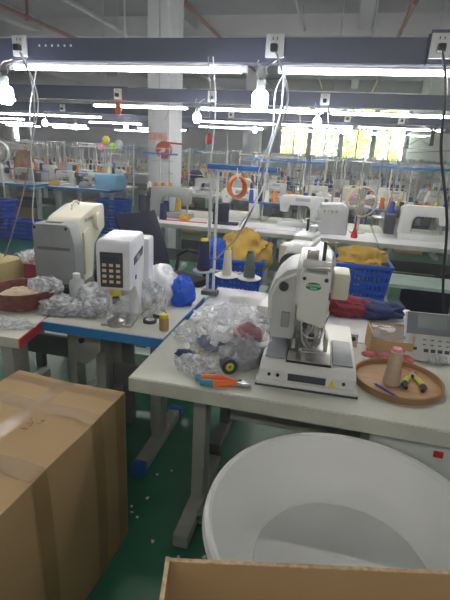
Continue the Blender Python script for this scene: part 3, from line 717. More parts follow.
# blue polythene and paper between tables
crumple('plastic_bag', 'bright blue polythene bag on the bench behind the blue edged bench', 'plastic bag', (-.72, 2.12, .77), .06, (1, .8, 1.5), 'bluebag', .3, 2.2, 15, 4, -.05)
crumple('plastic_bag', 'white sack bulging behind the press machine', 'sack', (-.86, 2.14, .77), .12, (1.0, .7, 1.1), 'whitecloth', .2, 2, 16, 4, -.05)
crumple('plastic_bag', 'clear bag heaped against the back of the press machine', 'plastic bag', (-.84, 1.96, .77), .085, (.9, .8, 1.3), 'filmthick', .25, 3, 17, 4, -.04)
crumple('plastic_bag', 'black polythene bag hanging behind the press machine', 'plastic bag', (-1.14, 2.14, .77), .085, (.9, .6, 2.1), 'blackfilm', .2, 2, 18, 4, -.1)
crumple('plastic_bag', 'milky film heap between the bottle and the press machine', 'plastic bag', atz(96, 305, .77), .085, (1.1, .9, .9), 'filmthick', .25, 3, 19, 4, -.03)
for i, (x, y, r, m, lab) in enumerate([(62, 312, .07, 'filmthick', 'clear bag of grey buttons in front of the milky bottle'), (88, 314, .06, 'filmthick', 'clear bag of clips beside the press machine anvil'), (104, 308, .045, 'film', 'small clear bag just behind the anvil of the press'), (45, 293, .06, 'filmthick', 'crumpled white bag lying on the round basket edge'), (16, 297, .05, 'film', 'clear bag lying inside the round basket'), (30, 262, .07, 'filmthick', 'clear bag lying beside the kraft parcel')]):
    crumple('plastic_bag', lab, 'plastic bag', atz(x, y, .77 if i != 3 else .8), r, (1.25, .9, .65), m, .35, 3.4, 30 + i, 4, -.3 * r)
crumple('metal_parts', 'heap of grey metal parts inside the clear bag by the bottle', 'metal parts', atz(62, 313, .77), .05, (1.2, .9, .5), 'greycloth', .35, 5, 40, 4, -.015)
crumple('metal_parts', 'heap of grey metal parts beside the press machine', 'metal parts', atz(90, 315, .77), .045, (1.2, .9, .5), 'greycloth', .35, 5, 41, 4, -.01)
# tape rolls and small dishes on the blue bench
def ringthing(x, y, R_, r_, h, m, lab, name='tape_roll', cat='tape roll'):
    a = atz(x, y, .77); t = thing(name, lab, cat, a)
    obj('roll', MB().lathe([(r_, 0), (R_, 0), (R_, h), (r_, h)], n=28, close=True), m, t); obj('roll_core', MB().lathe([(r_ - .004, 0), (r_, 0), (r_, h + .001), (r_ - .004, h + .001)], n=28, close=True), 'paper', t)
ringthing(91, 315, .042, .03, .016, 'wood', 'flat brown ring lying in front of the press machine')
ringthing(150, 322, .032, .02, .014, 'dark', 'dark flat ring on the blue bench beside the brown jar')
ringthing(160, 316, .035, .022, .014, 'dark', 'dark flat ring close behind the brown jar')
a = atz(164, 330, .77); t = thing('glue_jar', 'squat brown jar with yellow lid band on the blue edged bench', 'jar', a)
obj('jar_body', MB().lathe([(0, 0), (.02, 0), (.022, .004), (.022, .05), (.018, .06)], n=24), 'tapeshade', t); obj('lid', MB().lathe([(.02, .06), (.02, .075), (0, .075)], n=24), 'yellow', t)
a = atz(148, 312, .77); t = thing('spool', 'small beige spool beside the press machine', 'spool', a); obj('winding', MB().cyl((0, 0, .004), (0, 0, .06), .016), 'thbeige', t); obj('flange', MB().cyl((0, 0, 0), (0, 0, .005), .019).cyl((0, 0, .06), (0, 0, .065), .019), 'paper', t)
# folded white pad on A' bench
simple('paper_stack', 'white paper sheets on the opposite bench beside the thread cones', 'paper', MB().box((-.33, 2.2, .776), (.3, .3, .012), bev=.003, rz=.2), 'paper')
crumple('rolled_garment', 'wine red cloth bundle on the white bench behind the bartack machine', 'cloth', (.10, 2.3, .77), .11, (1.25, .7, .5), 'crimson', .25, 2, 50, 4, -.04)
crumple('rolled_garment', 'navy cloth spread over the wine red bundle', 'cloth', (.24, 2.33, .77), .1, (1.4, .8, .45), 'navy', .3, 2, 51, 4, -.03)
crumple('plastic_bag', 'small blue bag at the corner of the white bench near the panel', 'plastic bag', (.405, 2.1, .77), .03, (1.3, 1, .7), 'bluebag', .3, 2, 52, 3, -.01)
crumple('plastic_bag', 'ivory wrapped lump behind the control panel', 'plastic bag', (.47, 1.84, .77), .04, (1.2, 1, .8), 'filmthick', .2, 2, 53, 3, -.01)

# ------------------------------------------------------------------ round basket (left) and parcel
a = atz(24, 303, .77)
t = thing('round_basket', 'round red brown lacquer basket full of small bags on the red edged bench', 'basket', a)
obj('basket_wall', MB().lathe([(0, 0), (.13, 0), (.14, .005), (.148, .075), (.143, .08), (.138, .075), (.132, .01), (0, .008)], n=48), 'basket', t)
obj('rim', MB().lathe([(.142, .074), (.151, .076), (.15, .086), (.141, .084)], n=48, close=True), 'basket', t)
crumple('plastic_bag', 'beige paper packets heaped in the round basket', 'plastic bag', (a.x, a.y, .782), .11, (1, 1, .35), 'thbeige', .35, 3, 60, 4, -.01)
crumple('plastic_bag', 'white plastic bag spilling over the basket rim beside the beige machine', 'plastic bag', (a.x + .11, a.y + .03, .84), .06, (1.3, .8, .6), 'filmthick', .3, 3, 61, 4, -.03)
crumple('plastic_bag', 'clear film lying on the red edged bench before the basket', 'plastic bag', atz(8, 325, .77), .07, (1.4, .6, .25), 'filmthick', .3, 3, 62, 4, -.01)
simple('kraft_parcel', 'yellowish kraft parcel behind the round basket', 'parcel', MB().box((-1.9, 2.15, .83), (.3, .24, .12), bev=.02, rz=-.2), 'parcel')
simple('red_box', 'dark red box behind the round basket', 'box', MB().box((-1.66, 2.26, .82), (.14, .12, .1), bev=.006, rz=.2), 'crimson')
crumple('plastic_bag', 'white bags heaped on the dark red box', 'plastic bag', (-1.66, 2.24, .87), .07, (1.2, .9, .7), 'filmthick', .3, 3, 63, 4, -.02)

# ------------------------------------------------------------------ thread rack at the hero bench
a = aty(205, 300, 2.34); b = aty(208, 166, 2.34); e = aty(275, 170, 2.34); zt = b.z
t = thing('thread_rack', 'tall twin pole rack with blue top bar rising behind the bag pile', 'thread rack', (a.x + .01, 2.34, .77))
obj('pole', MB().cyl((0, 0, 0), (0, 0, zt - .77), .009), 'legpale', t); obj('pole', MB().cyl((.035, 0, 0), (.035, 0, zt - .79), .008), 'housing', t)
obj('base_clamp', MB().box((.017, 0, .012), (.09, .06, .024), bev=.004), 'legdark', t)
obj('top_bar', MB().prism([(-.018, -.012), (.018, -.012), (.018, .012), (-.018, .012)], -.02, .34, 'X', bev=.003), 'railblue', t).location = (0, 0, zt - .77)
obj('thread_hook', MB().tube([(.1, 0, zt - .75), (.1, 0, zt - .7), (.11, -.01, zt - .69)], .003, 6).tube([(.22, 0, zt - .75), (.22, 0, zt - .7), (.23, -.01, zt - .69)], .003, 6), 'steel', t)
obj('cone_shelf', MB().lathe([(0, 0), (.055, 0), (.058, .006), (.05, .004), (0, .004)], (.0, -.09, .155), 28), 'legpale', t)
obj('shelf_arm', MB().cyl((.0, 0, .15), (.0, -.1, .15), .006).cyl((0, 0, .14), (.27, 0, .14), .006).cyl((.13, 0, .14), (.13, -.1, .14), .006).cyl((.25, 0, .14), (.25, -.1, .14), .006), 'steel', t)
for xx in (.13, .25): obj('cone_shelf', MB().lathe([(0, 0), (.06, 0), (.064, .006), (.055, .004), (0, .004)], (xx, -.09, .143), 28), 'housing', t)
RB = Vector((a.x + .01, 2.34, .77))
cone0.scale = (.84, .84, .92)
def cone(loc, th, core, lab, h=1.0, group=None, w=1.0):
    c = dup(cone0, loc, 0, lab, group, mats={'thread_winding': th, 'cone_core': core}); c.scale = (w, w, h); return c
cone(RB + Vector((0, -.09, .16)), 'thnavy', 'yellow', 'navy thread cone with yellow core on the twin pole rack', 1.12, w=1.0)
cone(RB + Vector((.13, -.09, .148)), 'thwhite', 'yellow', 'ivory thread cone in the middle of the twin pole rack', .95, w=.72)
cone(RB + Vector((.25, -.09, .148)), 'thgreen', 'dark', 'grey green thread cone on the outer plate of the twin pole rack', .92, w=.85)
# orange hose coil hung on blue bar
def coil(loc, R_, r_, n, m, lab, rz=.4):
    t = thing('air_hose_coil', lab, 'hose', loc, rz); pts = []
    for i in range(n * 20 + 1):
        u = 2 * PI * i / 20; k = i / (n * 20); pts.append((R_ * math.sin(u) * (1 + .12 * math.sin(u * .37)), (k - .5) * .075, R_ * 1.25 * math.cos(u)))
    obj('hose', MB().tube(pts, r_, 6), m, t); obj('hose_tie', MB().box((0, 0, R_ * 1.25), (.02, .07, .03), bev=.004), 'housing', t); return t
ch = aty(237, 187, 2.3); coil((ch.x, 2.3, ch.z - .0), .04, .0065, 7, 'hose', 'coil of orange air hose hanging under the blue rack bar')
obj('hose_hanger', MB().cyl((0, 0, .05), (0, .02, zt - ch.z), .002, n=6), 'wirewhite', [o for o in C.objects if o.name == 'air_hose_coil'][0])
t = thing('hose_reel', 'small red hose reel on a red arm fixed to the white column', 'hose reel', aty(164, 150, 6.0))
obj('reel', MB().lathe([(.03, -.03), (.11, -.03), (.12, 0), (.11, .03), (.03, .03)], n=28, close=True, mtx=Matrix.Rotation(PI / 2, 4, 'X')), 'redlet', t)
obj('reel_hub', MB().cyl((0, -.04, 0), (0, .1, 0), .03), 'signbg', t); obj('reel_arm', MB().cyl((-.02, 0, .1), (.28, -.05, .085), .012), 'redplastic', t)
obj('reel_bracket', MB().box((-.08, 0, .08), (.07, .05, .06), bev=.01, rz=.3), 'housing', t)
# sign on column
a = aty(149, 133, 6.09); b = aty(167, 141, 6.09)
t = thing('wall_sign', 'small pink sign with red brown characters on the white column', 'sign', ((a.x + b.x) / 2, 6.085, (a.z + b.z) / 2))
obj('sign_board', MB().box((0, 0, 0), (b.x - a.x, .012, .12)), 'signbg', t, smooth=False)
text('正品用心', .088, 'redlet', t, (0, -.008, 0), (PI / 2, 0, 0), font_sx=.8)

# ------------------------------------------------------------------ blue crates
def crate(lab, loc, rz, w=.5, d=.36, h=.28, group=None):
    t = thing('plastic_crate', lab, 'crate', loc, rz, group)
    # four latticed sides: real holes
    def side(L, nx, nz, mtx, mb):
        fl = 1.1; hx = L / nx
        for i in range(nx + 1):
            mb.box((-L / 2 + i * hx, 0, h / 2), (hx * .42, .006, h), mtx=mtx)
        for j in range(nz + 1):
            mb.box((0, 0, h * (j / nz) if 0 < j < nz else (h * .06 if j == 0 else h * .93)), (L, .006, h * (.1 if 0 < j < nz else .13)), mtx=mtx)
    mb = MB(); side(w, 12, 4, Matrix.Translation((0, -d / 2, 0)), mb); side(w, 12, 4, Matrix.Translation((0, d / 2, 0)), mb)
    side(d, 8, 4, Matrix.Translation((-w / 2, 0, 0)) @ Matrix.Rotation(PI / 2, 4, 'Z'), mb); side(d, 8, 4, Matrix.Translation((w / 2, 0, 0)) @ Matrix.Rotation(PI / 2, 4, 'Z'), mb)
    for v in mb.bm.verts:
        k = .86 + .14 * v.co.z / h; v.co.x *= k; v.co.y *= k
    obj('crate_wall', mb, 'crate', t, smooth=False)
    obj('crate_base', MB().box((0, 0, .006), (w * .86, d * .86, .012)), 'crate', t, smooth=False)
    r = MB()
    for sy in (-1, 1): r.box((0, sy * d / 2, h - .012), (w + .03, .025, .024), bev=.004)
    for sx in (-1, 1): r.box((sx * w / 2, 0, h - .012), (.025, d, .024), bev=.004)
    obj('rim', r, 'crate', t); return t
def stool(lab, loc, h, w=.45, d=.32, rz=0):
    t = thing('work_stool', lab, 'stool', loc, rz); obj('seat', MB().box((0, 0, h - .015), (w, d, .03), bev=.005), 'board', t)
    for sx in (-1, 1):
        for sy in (-1, 1): obj('leg', MB().box((sx * (w / 2 - .03), sy * (d / 2 - .03), (h - .03) / 2), (.03, .03, h - .03)), 'legdark', t, smooth=False)
a = aty(357, 300, 3.3); c1 = Vector((a.x, 3.45, a.z))
stool('wooden stool carrying the blue crate behind the red and navy cloth', (c1.x, c1.y, 0), c1.z)
crate('blue lattice crate filled with mustard cloth behind the red and navy cloth', c1, .05, .4, .32, .27)
crumple('rolled_garment', 'mustard cloth heaped in the crate behind the red and navy cloth', 'cloth', c1 + Vector((-.01, 0, .16)), .15, (1.1, .9, .65), 'mustard', .3, 2.2, 70, 4, -.1)
a = aty(232, 292, 3.0); c2 = Vector((a.x, 3.1, a.z))
stool('wooden stool carrying the blue crate behind the thread cones', (c2.x, c2.y, 0), c2.z)
crate('blue lattice crate behind the thread cones with mustard and blue cloth', c2, .08, .4, .32, .25)
crumple('rolled_garment', 'mustard cloth standing up out of the crate behind the thread cones', 'cloth', c2 + Vector((.06, .02, .15)), .16, (.95, .8, 1.0), 'mustard', .3, 2.2, 71, 4, -.1)
crumple('rolled_garment', 'blue cloth hanging over the crate edge behind the thread cones', 'cloth', c2 + Vector((-.13, -.02, .15)), .1, (.8, .9, 1.0), 'bluebag', .3, 2.2, 72, 4, -.1)
for x, y, lab, z in [(-6, 238, 'lower blue crate of the stack in the aisle behind the round basket', 0), (-6, 238, 'upper blue crate of the stack in the aisle behind the round basket', .31), (24, 240, 'blue crate standing on the green floor before the far benches', 0), (117, 232, 'blue crate standing on the floor near the white column', 0), (118, 207, 'blue crate stacked on the one near the white column', .31)]:
    q = atz(x, y if x != 118 else 232, 0); crate(lab, (q.x, q.y + (.15 if x < 100 else -.1), z), .0, .5, .36, .3, None)

# ------------------------------------------------------------------ dark office chair
cq = aty(158, 262, 3.35)
t = thing('office_chair', 'dark navy high backed office chair leaning back before the nearest far bench', 'chair', (cq.x + .02, 3.5, 0), math.radians(68))
mb = MB(); n1, n2 = 10, 10
G = [[(-.23 + .46 * i / n1, .2 - .08 * math.cos((i / n1 - .5) * 2.4) + .2 * (j / n2) ** 1.3, .5 + .5 * j / n2) for j in range(n2 + 1)] for i in range(n1 + 1)]
for i in range(n1):
    for j in range(n2): mb.quad(G[i][j], G[i + 1][j], G[i + 1][j + 1], G[i][j + 1])
bmesh.ops.remove_doubles(mb.bm, verts=mb.bm.verts[:], dist=1e-4)
obj('backrest', mb, 'navydark', t, solid=.04)
obj('seat', MB().box((0, -.05, .46), (.48, .46, .07), bev=.03), 'navydark', t)
for sx in (-1, 1): obj('armrest', MB().tube([(sx * .25, .12, .46), (sx * .28, .12, .62), (sx * .28, .0, .68), (sx * .28, -.2, .68), (sx * .27, -.24, .6), (sx * .25, -.2, .46)], .016, 8), 'black', t)
obj('gas_column', MB().cyl((0, -.02, .08), (0, -.02, .43), .025), 'black', t)
for k in range(5):
    a = 2 * PI * k / 5; l = obj('base_arm', MB().tube([(0, -.02, .1), (.28 * math.cos(a), -.02 + .28 * math.sin(a), .065)], [.025, .015], 8), 'black', t)
    obj('caster', MB().cyl((.28 * math.cos(a) - .02, -.02 + .28 * math.sin(a), .028), (.28 * math.cos(a) + .02, -.02 + .28 * math.sin(a), .028), .028), 'rubber', l)

# ------------------------------------------------------------------ cartons and tub in front
A_ = atz(125, 392, .67)
x1 = A_.x; x0 = x1 - .47; y1 = A_.y; y0 = y1 - .78
t = thing('cardboard_box', 'big taped brown carton on the floor beside the benches', 'box', (x1, y1, 0), math.radians(-2.5))
w_, l_, h_ = .47, .78, .67
mb = MB(); mb.box((-w_ / 2, -l_ / 2, h_ / 2), (w_, l_, h_))
bmesh.ops.subdivide_edges(mb.bm, edges=mb.bm.edges[:], cuts=14, use_grid_fill=True)
for v in mb.bm.verts:
    fx = 1 - abs(v.co.x + w_ / 2) / (w_ / 2); fy = 1 - abs(v.co.y + l_ / 2) / (l_ / 2)
    if v.co.z > h_ - .001: v.co.z += .012 * math.sin(min(1, fx * 2) * PI / 2) * min(1, fy * 4) - .008 * fx + .004 * noise.noise(v.co * 6)
    fz = 1 - abs(v.co.z - h_ / 2) / (h_ / 2)
    if abs(v.co.x) < .001: v.co.x += .012 * max(0, fz) ** .5 * fy ** .5
obj('carton_body', mb, 'carton', t, ang=30)
def zt_(x, y):
    fx = 1 - abs(x + w_ / 2) / (w_ / 2); fy = 1 - abs(y + l_ / 2) / (l_ / 2); v = Vector((x, y, h_))
    return h_ + .012 * math.sin(min(1, fx * 2) * PI / 2) * min(1, max(0, fy) * 4) - .008 * fx + .004 * noise.noise(v * 6)
def strip(x0, x1, y0, y1, n=16, m_=10, dz=.0012):
    mb = MB()
    for i in range(m_):
        for j in range(n):
            P = [(x0 + (x1 - x0) * (i + a) / m_, y0 + (y1 - y0) * (j + b) / n) for a, b in ((0, 0), (1, 0), (1, 1), (0, 1))]
            mb.quad(*[(x, y, zt_(x, y) + dz) for x, y in P])
    bmesh.ops.remove_doubles(mb.bm, verts=mb.bm.verts[:], dist=1e-5)
    return mb
obj('packing_tape', strip(-w_ / 2 - .028, -w_ / 2 + .028, -l_ + .002, -.002, 40), 'tape', t)
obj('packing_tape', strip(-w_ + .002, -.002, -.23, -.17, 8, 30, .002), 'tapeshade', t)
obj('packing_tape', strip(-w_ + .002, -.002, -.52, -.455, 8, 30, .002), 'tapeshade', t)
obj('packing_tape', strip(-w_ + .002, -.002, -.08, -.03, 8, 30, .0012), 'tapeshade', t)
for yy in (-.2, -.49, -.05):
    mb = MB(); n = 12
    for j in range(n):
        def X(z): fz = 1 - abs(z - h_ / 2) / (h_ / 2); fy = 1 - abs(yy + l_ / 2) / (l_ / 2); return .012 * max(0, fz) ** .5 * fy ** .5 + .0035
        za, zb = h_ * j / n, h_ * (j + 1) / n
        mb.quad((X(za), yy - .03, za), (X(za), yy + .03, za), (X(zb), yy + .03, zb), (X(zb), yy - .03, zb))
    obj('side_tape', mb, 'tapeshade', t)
mb = MB()
rr = random.Random(12)
for cx, cy in [(-.19, -.3), (-.175, -.285), (-.16, -.3), (-.15, -.27), (-.18, -.33)]:
    for k in range(3):
        a = (cx + rr.uniform(-.015, .015), cy + rr.uniform(-.012, .012)); b = (a[0] + rr.uniform(-.018, .018), a[1] + rr.uniform(-.015, .015)); z = zt_(*a) + .003
        mb.tube([(a[0], a[1], z), (b[0], b[1], zt_(*b) + .003)], .0008, 4)
obj('handwriting', mb, 'inkgrey', t)
# open carton
zc = .95; L_ = atz(168, 560, zc); R2 = atz(450, 573, zc); dv = (R2 - L_); ang = math.atan2(dv.y, dv.x); wl_ = dv.length + .12
t = thing('open_carton', 'open brown carton in front of the white tub, seen over its rim', 'box', (L_.x, L_.y, 0), ang)
dp = .42
def wallb(c, d): return MB().box(c, d)
obj('carton_wall', wallb((wl_ / 2, .0, zc / 2), (wl_, .006, zc)), 'cartond', t, smooth=False)
obj('carton_wall', wallb((0, -dp / 2, zc / 2 + .003), (.006, dp - .006, zc + .006)), 'cartond', t, smooth=False)
obj('carton_wall', wallb((wl_, -dp / 2, zc / 2), (.006, dp - .006, zc)), 'cartond', t, smooth=False)
obj('carton_wall', wallb((wl_ / 2, -dp, zc / 2), (wl_, .006, zc)), 'cartond', t, smooth=False)
obj('carton_bottom', wallb((wl_ / 2, -dp / 2, .2), (wl_ - .012, dp - .012, .006)), 'cartond', t, smooth=False)
mb = MB().box((wl_ / 2, 0, zc), (wl_, .0065, .002)).box((0, -dp / 2, zc + .006), (.0065, dp, .002)); obj('raw_edge', mb, 'cartedge', t, smooth=False)
mb = MB()
for i in range(14):
    x = .3 * wl_ + i * .004; mb.tube([(x, .001, zc), (x + .004, .0, zc + .003 + .002 * (i % 2)), (x + .006, .001, zc)], .0008, 4)
obj('torn_fibres', mb, 'cartedge', t)
# tub
t = thing('plastic_tub', 'large round white plastic tub standing before the cream bench', 'tub', (.135, .995, 0)); RR = .385; HZ = .65
obj('tub_wall', MB().lathe([(RR * .74, 0), (RR * .76, .01), (RR * .95, HZ - .05), (RR * .965, HZ - .045), (RR * .965, HZ - .004), (RR * .945, HZ - .004), (RR * .93, HZ - .03), (RR * .85, HZ - .1), (RR * .80, HZ - .135), (RR * .72, HZ - .158), (RR * .63, HZ - .168), (RR * .62, HZ - .185), (0, HZ - .185), (0, 0)], n=96), 'barrel', t)
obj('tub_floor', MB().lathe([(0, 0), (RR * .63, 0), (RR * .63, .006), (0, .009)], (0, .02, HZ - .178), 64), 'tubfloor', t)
obj('rim', MB().lathe([(RR * .935, HZ - .012), (RR * .94, HZ), (RR * .96, HZ + .006), (RR * .985, HZ), (RR, HZ - .02), (RR * .985, HZ - .03), (RR * .95, HZ - .02)], n=96, close=True), 'barrel', t)
# caster + scraps
a = atz(198, 530, 0); t = thing('caster_wheel', 'small loose caster wheel on the green floor by the table foot', 'wheel', (a.x, a.y + .03, 0), .4)
obj('tyre', MB().lathe([(.014, -.012), (.028, -.012), (.03, 0), (.028, .012), (.014, .012)], n=24, close=True, mtx=Matrix.Translation((0, 0, .03)) @ Matrix.Rotation(PI / 2, 4, 'X')), 'rubber', t)
obj('hub', MB().cyl((0, -.013, .03), (0, .013, .03), .015), 'mpale', t); obj('fork', MB().box((0, .016, .045), (.02, .004, .04)).box((0, -.016, .045), (.02, .004, .04)).box((0, 0, .066), (.03, .04, .005)), 'steel', t)
rr = random.Random(4)
for i, (x, y) in enumerate([(131, 508), (136, 516), (158, 476), (130, 512), (147, 500), (170, 470), (205, 555), (140, 470), (180, 560), (151, 540)]):
    a = atz(x, y, .0)
    o = simple('paper_scrap', 'tiny white scrap lying on the green floor by the table feet', 'scrap', MB().prism([(0, 0), (rr.uniform(.01, .02), .003), (rr.uniform(.01, .018), .014), (.002, rr.uniform(.008, .014))], .0005, .003, 'Z', mtx=Matrix.Translation(a) @ Matrix.Rotation(rr.uniform(0, 6), 4, 'Z')), 'paper', smooth=False); o['group'] = 'white scraps on the floor'

# ================================================================== background benches
# machine templates
def lock_machine(main='mwhite'):
    t = thing('sewing_machine', 'x', 'sewing machine')
    obj('bed', MB().box((0, 0, .03), (.48, .18, .06), bev=.01), main, t)
    obj('arm', MB().prism([(-.22, .16), (-.23, .3), (-.21, .33), (-.16, .34), (.18, .34), (.24, .32), (.25, .06), (.12, .06), (.11, .2), (.08, .235), (-.12, .235), (-.14, .16)], -.06, .06, 'Y', bev=.014), main, t)
    obj('handwheel', MB().cyl((.25, 0, .26), (.285, 0, .26), .065, .06, n=24), 'dark', t)
    obj('needle_bar', MB().cyl((-.18, 0, .07), (-.18, 0, .17), .006, n=8).box((-.18, 0, .075), (.03, .04, .008)), 'steel', t)
    obj('tension_dial', MB().cyl((-.16, -.06, .24), (-.16, -.08, .24), .016, n=14), 'steel', t)
    obj('motor_box', MB().box((.33, .02, .14), (.1, .14, .2), bev=.012), 'dark', t)
    obj('control_strip', MB().box((.02, -.062, .3), (.16, .006, .035)), 'padgrey', t, smooth=False)
    return t
def over_machine():
    t = thing('overlock_machine', 'x', 'sewing machine')
    obj('body', MB().prism([(-.14, 0), (-.16, .12), (-.13, .2), (-.1, .3), (.1, .32), (.17, .28), (.18, 0)], -.12, .1, 'Y', bev=.016), 'mpale', t)
    obj('cloth_plate', MB().box((-.17, -.06, .13), (.16, .2, .012), bev=.003), 'steel', t)
    obj('handwheel', MB().cyl((.18, 0, .2), (.21, 0, .2), .055, n=22), 'dark', t)
    obj('presser_foot', MB().box((-.13, -.1, .15), (.02, .05, .03)).cyl((-.13, -.08, .15), (-.13, -.08, .25), .006, n=8), 'steel', t)
    obj('thread_tree', MB().tube([(0, .05, .3), (0, .05, .45)], .004, 6).tube([(-.08, .05, .45), (.08, .05, .45)], .003, 6), 'steel', t)
    for k in range(4): obj('tension_dial', MB().cyl((-.07 + k * .04, -.12, .24), (-.07 + k * .04, -.14, .24), .012, n=12), 'chrome', t)
    return t
def stand():
    t = thing('thread_stand', 'x', 'thread stand')
    obj('pole', MB().cyl((0, 0, 0), (0, 0, .72), .009, n=10), 'legpale', t)
    obj('cone_shelf', MB().box((0, 0, .22), (.36, .09, .018), bev=.003), 'railblue', t)
    obj('guide_arm', MB().box((0, 0, .69), (.44, .028, .02), bev=.003), 'railblue', t)
    obj('thread_ring', MB().tube([(-.12, 0, .7), (-.12, 0, .74), (-.1, 0, .75)], .003, 6), 'steel', t); obj('thread_ring', MB().tube([(.12, 0, .7), (.12, 0, .74), (.14, 0, .75)], .003, 6), 'steel', t)
    return t
def frame_stand():
    t = thing('garment_rod_stand', 'x', 'stand')
    for sx in (-1, 1): obj('upright', MB().cyl((sx * .25, 0, 0), (sx * .25, 0, .78), .009, n=8), 'leg', t)
    for z in (.3, .45, .6, .75): obj('rod', MB().cyl((-.3, 0, z), (.3, 0, z), .005, n=8), 'steel', t)
    return t
P_lock, P_over, P_stand, P_rod = lock_machine(), over_machine(), stand(), frame_stand()
P_cone = thing('thread_cone', 'x', 'thread'); obj('thread_winding', MB().lathe([(0, .003), (.03, .003), (.022, .12), (0, .125)], n=14), 'thorange', P_cone)
first = {}
def place(proto, loc, rz, label, group=None, scale=1, mats=None):
    if proto.name not in first:
        first[proto.name] = 1
        # keep prototype itself as this first placement
        # (colour variants always come from copies, so the first one is plain)
        if not mats:
            proto.location = loc; proto.rotation_euler = (0, 0, rz); proto.scale = (scale,) * 3; proto['label'] = label
            if group: proto['group'] = group
            return proto
        first.pop(proto.name)
    return dup(proto, loc, rz, label, group, scale, mats)
cmesh = {}
def bcone(loc, col, label, s=1.0):
    if col not in cmesh:
        me = P_cone.children[0].data.copy(); me.materials[0] = M_[col]; cmesh[col] = me
    r = P_cone.copy(); C.objects.link(r); r.location = loc; r.scale = (s, s, s * 1.05); r['label'] = label
    c = P_cone.children[0].copy(); C.objects.link(c); c.parent = r; c.data = cmesh[col]
CN = {'thorange': 'orange', 'thyellow': 'amber', 'thblack': 'black', 'thblue': 'blue', 'thwhite': 'ivory', 'thnavy': 'navy', 'thred': 'red', 'thgreen': 'grey green'}
Z = .77
# benches: (rowname, y0, list of x0,x1)
rg = random.Random(21)
BENCH = {
 'first far': (4.52, [(-2.02, -.8), (-.79, .43), (.44, 1.8)]),
 'second far': (7.75, [(-3.3, -2.0), (-1.99, -.7), (-.69, .6), (.61, 1.8)]),
 'third far': (10.3, [(-4.2, -2.9), (-2.89, -1.6), (-1.59, -.3), (-.29, 1.0), (1.01, 1.9)]),
 'fourth far': (13.0, [(-5.2, -3.9), (-3.6, -2.3), (-2.2, -.9), (-.8, .5), (.6, 1.9)]),
}
LEFTB = {
 'first left': (7.3, [(-6.6, -5.35), (-5.1, -3.85)]),
 'second left': (9.6, [(-9.5, -8.2), (-8.1, -6.8), (-6.6, -5.3)]),
 'third left': (12.3, [(-11, -9.7), (-9.5, -8.2), (-8, -6.7), (-6.5, -5.2)]),
}
def rowname(r): return r + ' bench row' if 'far' in r else r.replace('left', 'column-side') + ' bench row'
def bench_row(r, y0, xs, side):
    rn = rowname(r); n = len(xs)
    for i, (a, b) in enumerate(xs):
        o = ORD[n - 1 - i]
        table(a, b, y0, y0 + .6, f'white bench in the {rn}, {o} from the side wall', 'topwhite', 'edgeblue' if (side == 'L' and r == 'first left') else 'edgecream', 'legpale', inset=.12)
        table(a, b, y0 + .605, y0 + 1.2, f'white bench backing the {rn}, {o} from the side wall', 'top', 'edgecream', 'legpale', inset=.12)
cnt = {}
def nth(k):
    cnt[k] = cnt.get(k, 0) + 1; return ORD[cnt[k] - 1] if cnt[k] <= 20 else f'{cnt[k]}th'
for r, (y0, xs) in BENCH.items(): bench_row(r, y0, xs, 'R')
for r, (y0, xs) in LEFTB.items(): bench_row(r, y0, xs, 'L')
def sn(r): return (r if 'far' in r else r.replace('left', 'column-side')) + ' bench row'
def fill(r, y0, xs, dens=1.0, skipfront=False):
    xs = [q_ for a, b in xs for q_ in ((a, (a + b) / 2), ((a + b) / 2, b))]
    rn = rowname(r)
    for (a, b) in xs:
        for line, yy in (('front', y0 + .3), ('back', y0 + .9)):
            if line == 'front' and skipfront: continue
            w = b - a; mx = a + w * rg.uniform(.42, .5)
            kind = rg.random(); fl = rg.random() < .5
            if kind < .6:
                mt = rg.choice([None, {'bed': 'mpale', 'arm': 'mpale'}, {'bed': 'cream', 'arm': 'cream'}, {'bed': 'leg', 'arm': 'leg'}])
                mc = 'white' if mt is None else {'mpale': 'pale grey', 'cream': 'cream', 'leg': 'dark grey'}[mt['arm']]
                place(P_lock, (mx + (.04 if fl else -.0), yy - .06, Z), PI if fl else 0, f'{mc} lockstitch machine, {sn(r)} {line} line, {nth((r, line, "m", mc))} {mc} one', scale=.8, mats=mt)
            else:
                place(P_over, (mx + .05, yy - .05, Z), rg.uniform(-.1, .1), f'grey overlock machine, {sn(r)} {line} line, {nth((r, line, "o"))} overlock')
            sx = a + w * .68; sy = yy + .19
            place(P_stand, (sx, sy, Z), rg.uniform(-.1, .1), f'thread stand with horizontal bars, {sn(r)} {line} line, {nth((r, line, "s"))} stand', mats=rg.choice([None, {'guide_arm': 'steel'}, {'guide_arm': 'steel', 'cone_shelf': 'legdark'}, {'guide_arm': 'legpale'}]))
            for k in range(rg.choice((2, 3, 4))):
                col = rg.choice(['thorange', 'thyellow', 'thblack', 'thwhite', 'thnavy', 'thorange', 'thblue', 'thgreen'])
                bcone((sx - .14 + k * .09, sy, Z + .23), col, f'{CN[col]} thread cone, {sn(r)} {line} line, {nth((r, line, col))} {CN[col]} one')
            if rg.random() < dens * .7:
                col, cn = rg.choice([('whitecloth', 'white'), ('skyblue', 'light blue'), ('greycloth', 'grey'), ('navy', 'navy'), ('pinkcloth', 'coral'), ('mustard', 'mustard'), ('whitecloth', 'white')])
                xx = a + w * rg.uniform(.08, .22); rad = rg.uniform(.09, .14)
                crumple('cloth_pile', f'{cn} cloth pile, {sn(r)} {line} line, {nth((r, line, "c" + col))} {cn} one', 'cloth', (a + .07, yy - .12, Z), rad * .7, (1.2, 1, .75), col, .25, 2, rg.randint(0, 99), 3, -.03)
            if rg.random() < .6 * dens:
                place(P_rod, (a + w * .5, yy + .272, Z), 0, f'steel rod stand, {sn(r)} {line} line, {nth((r, line, "r"))} one')
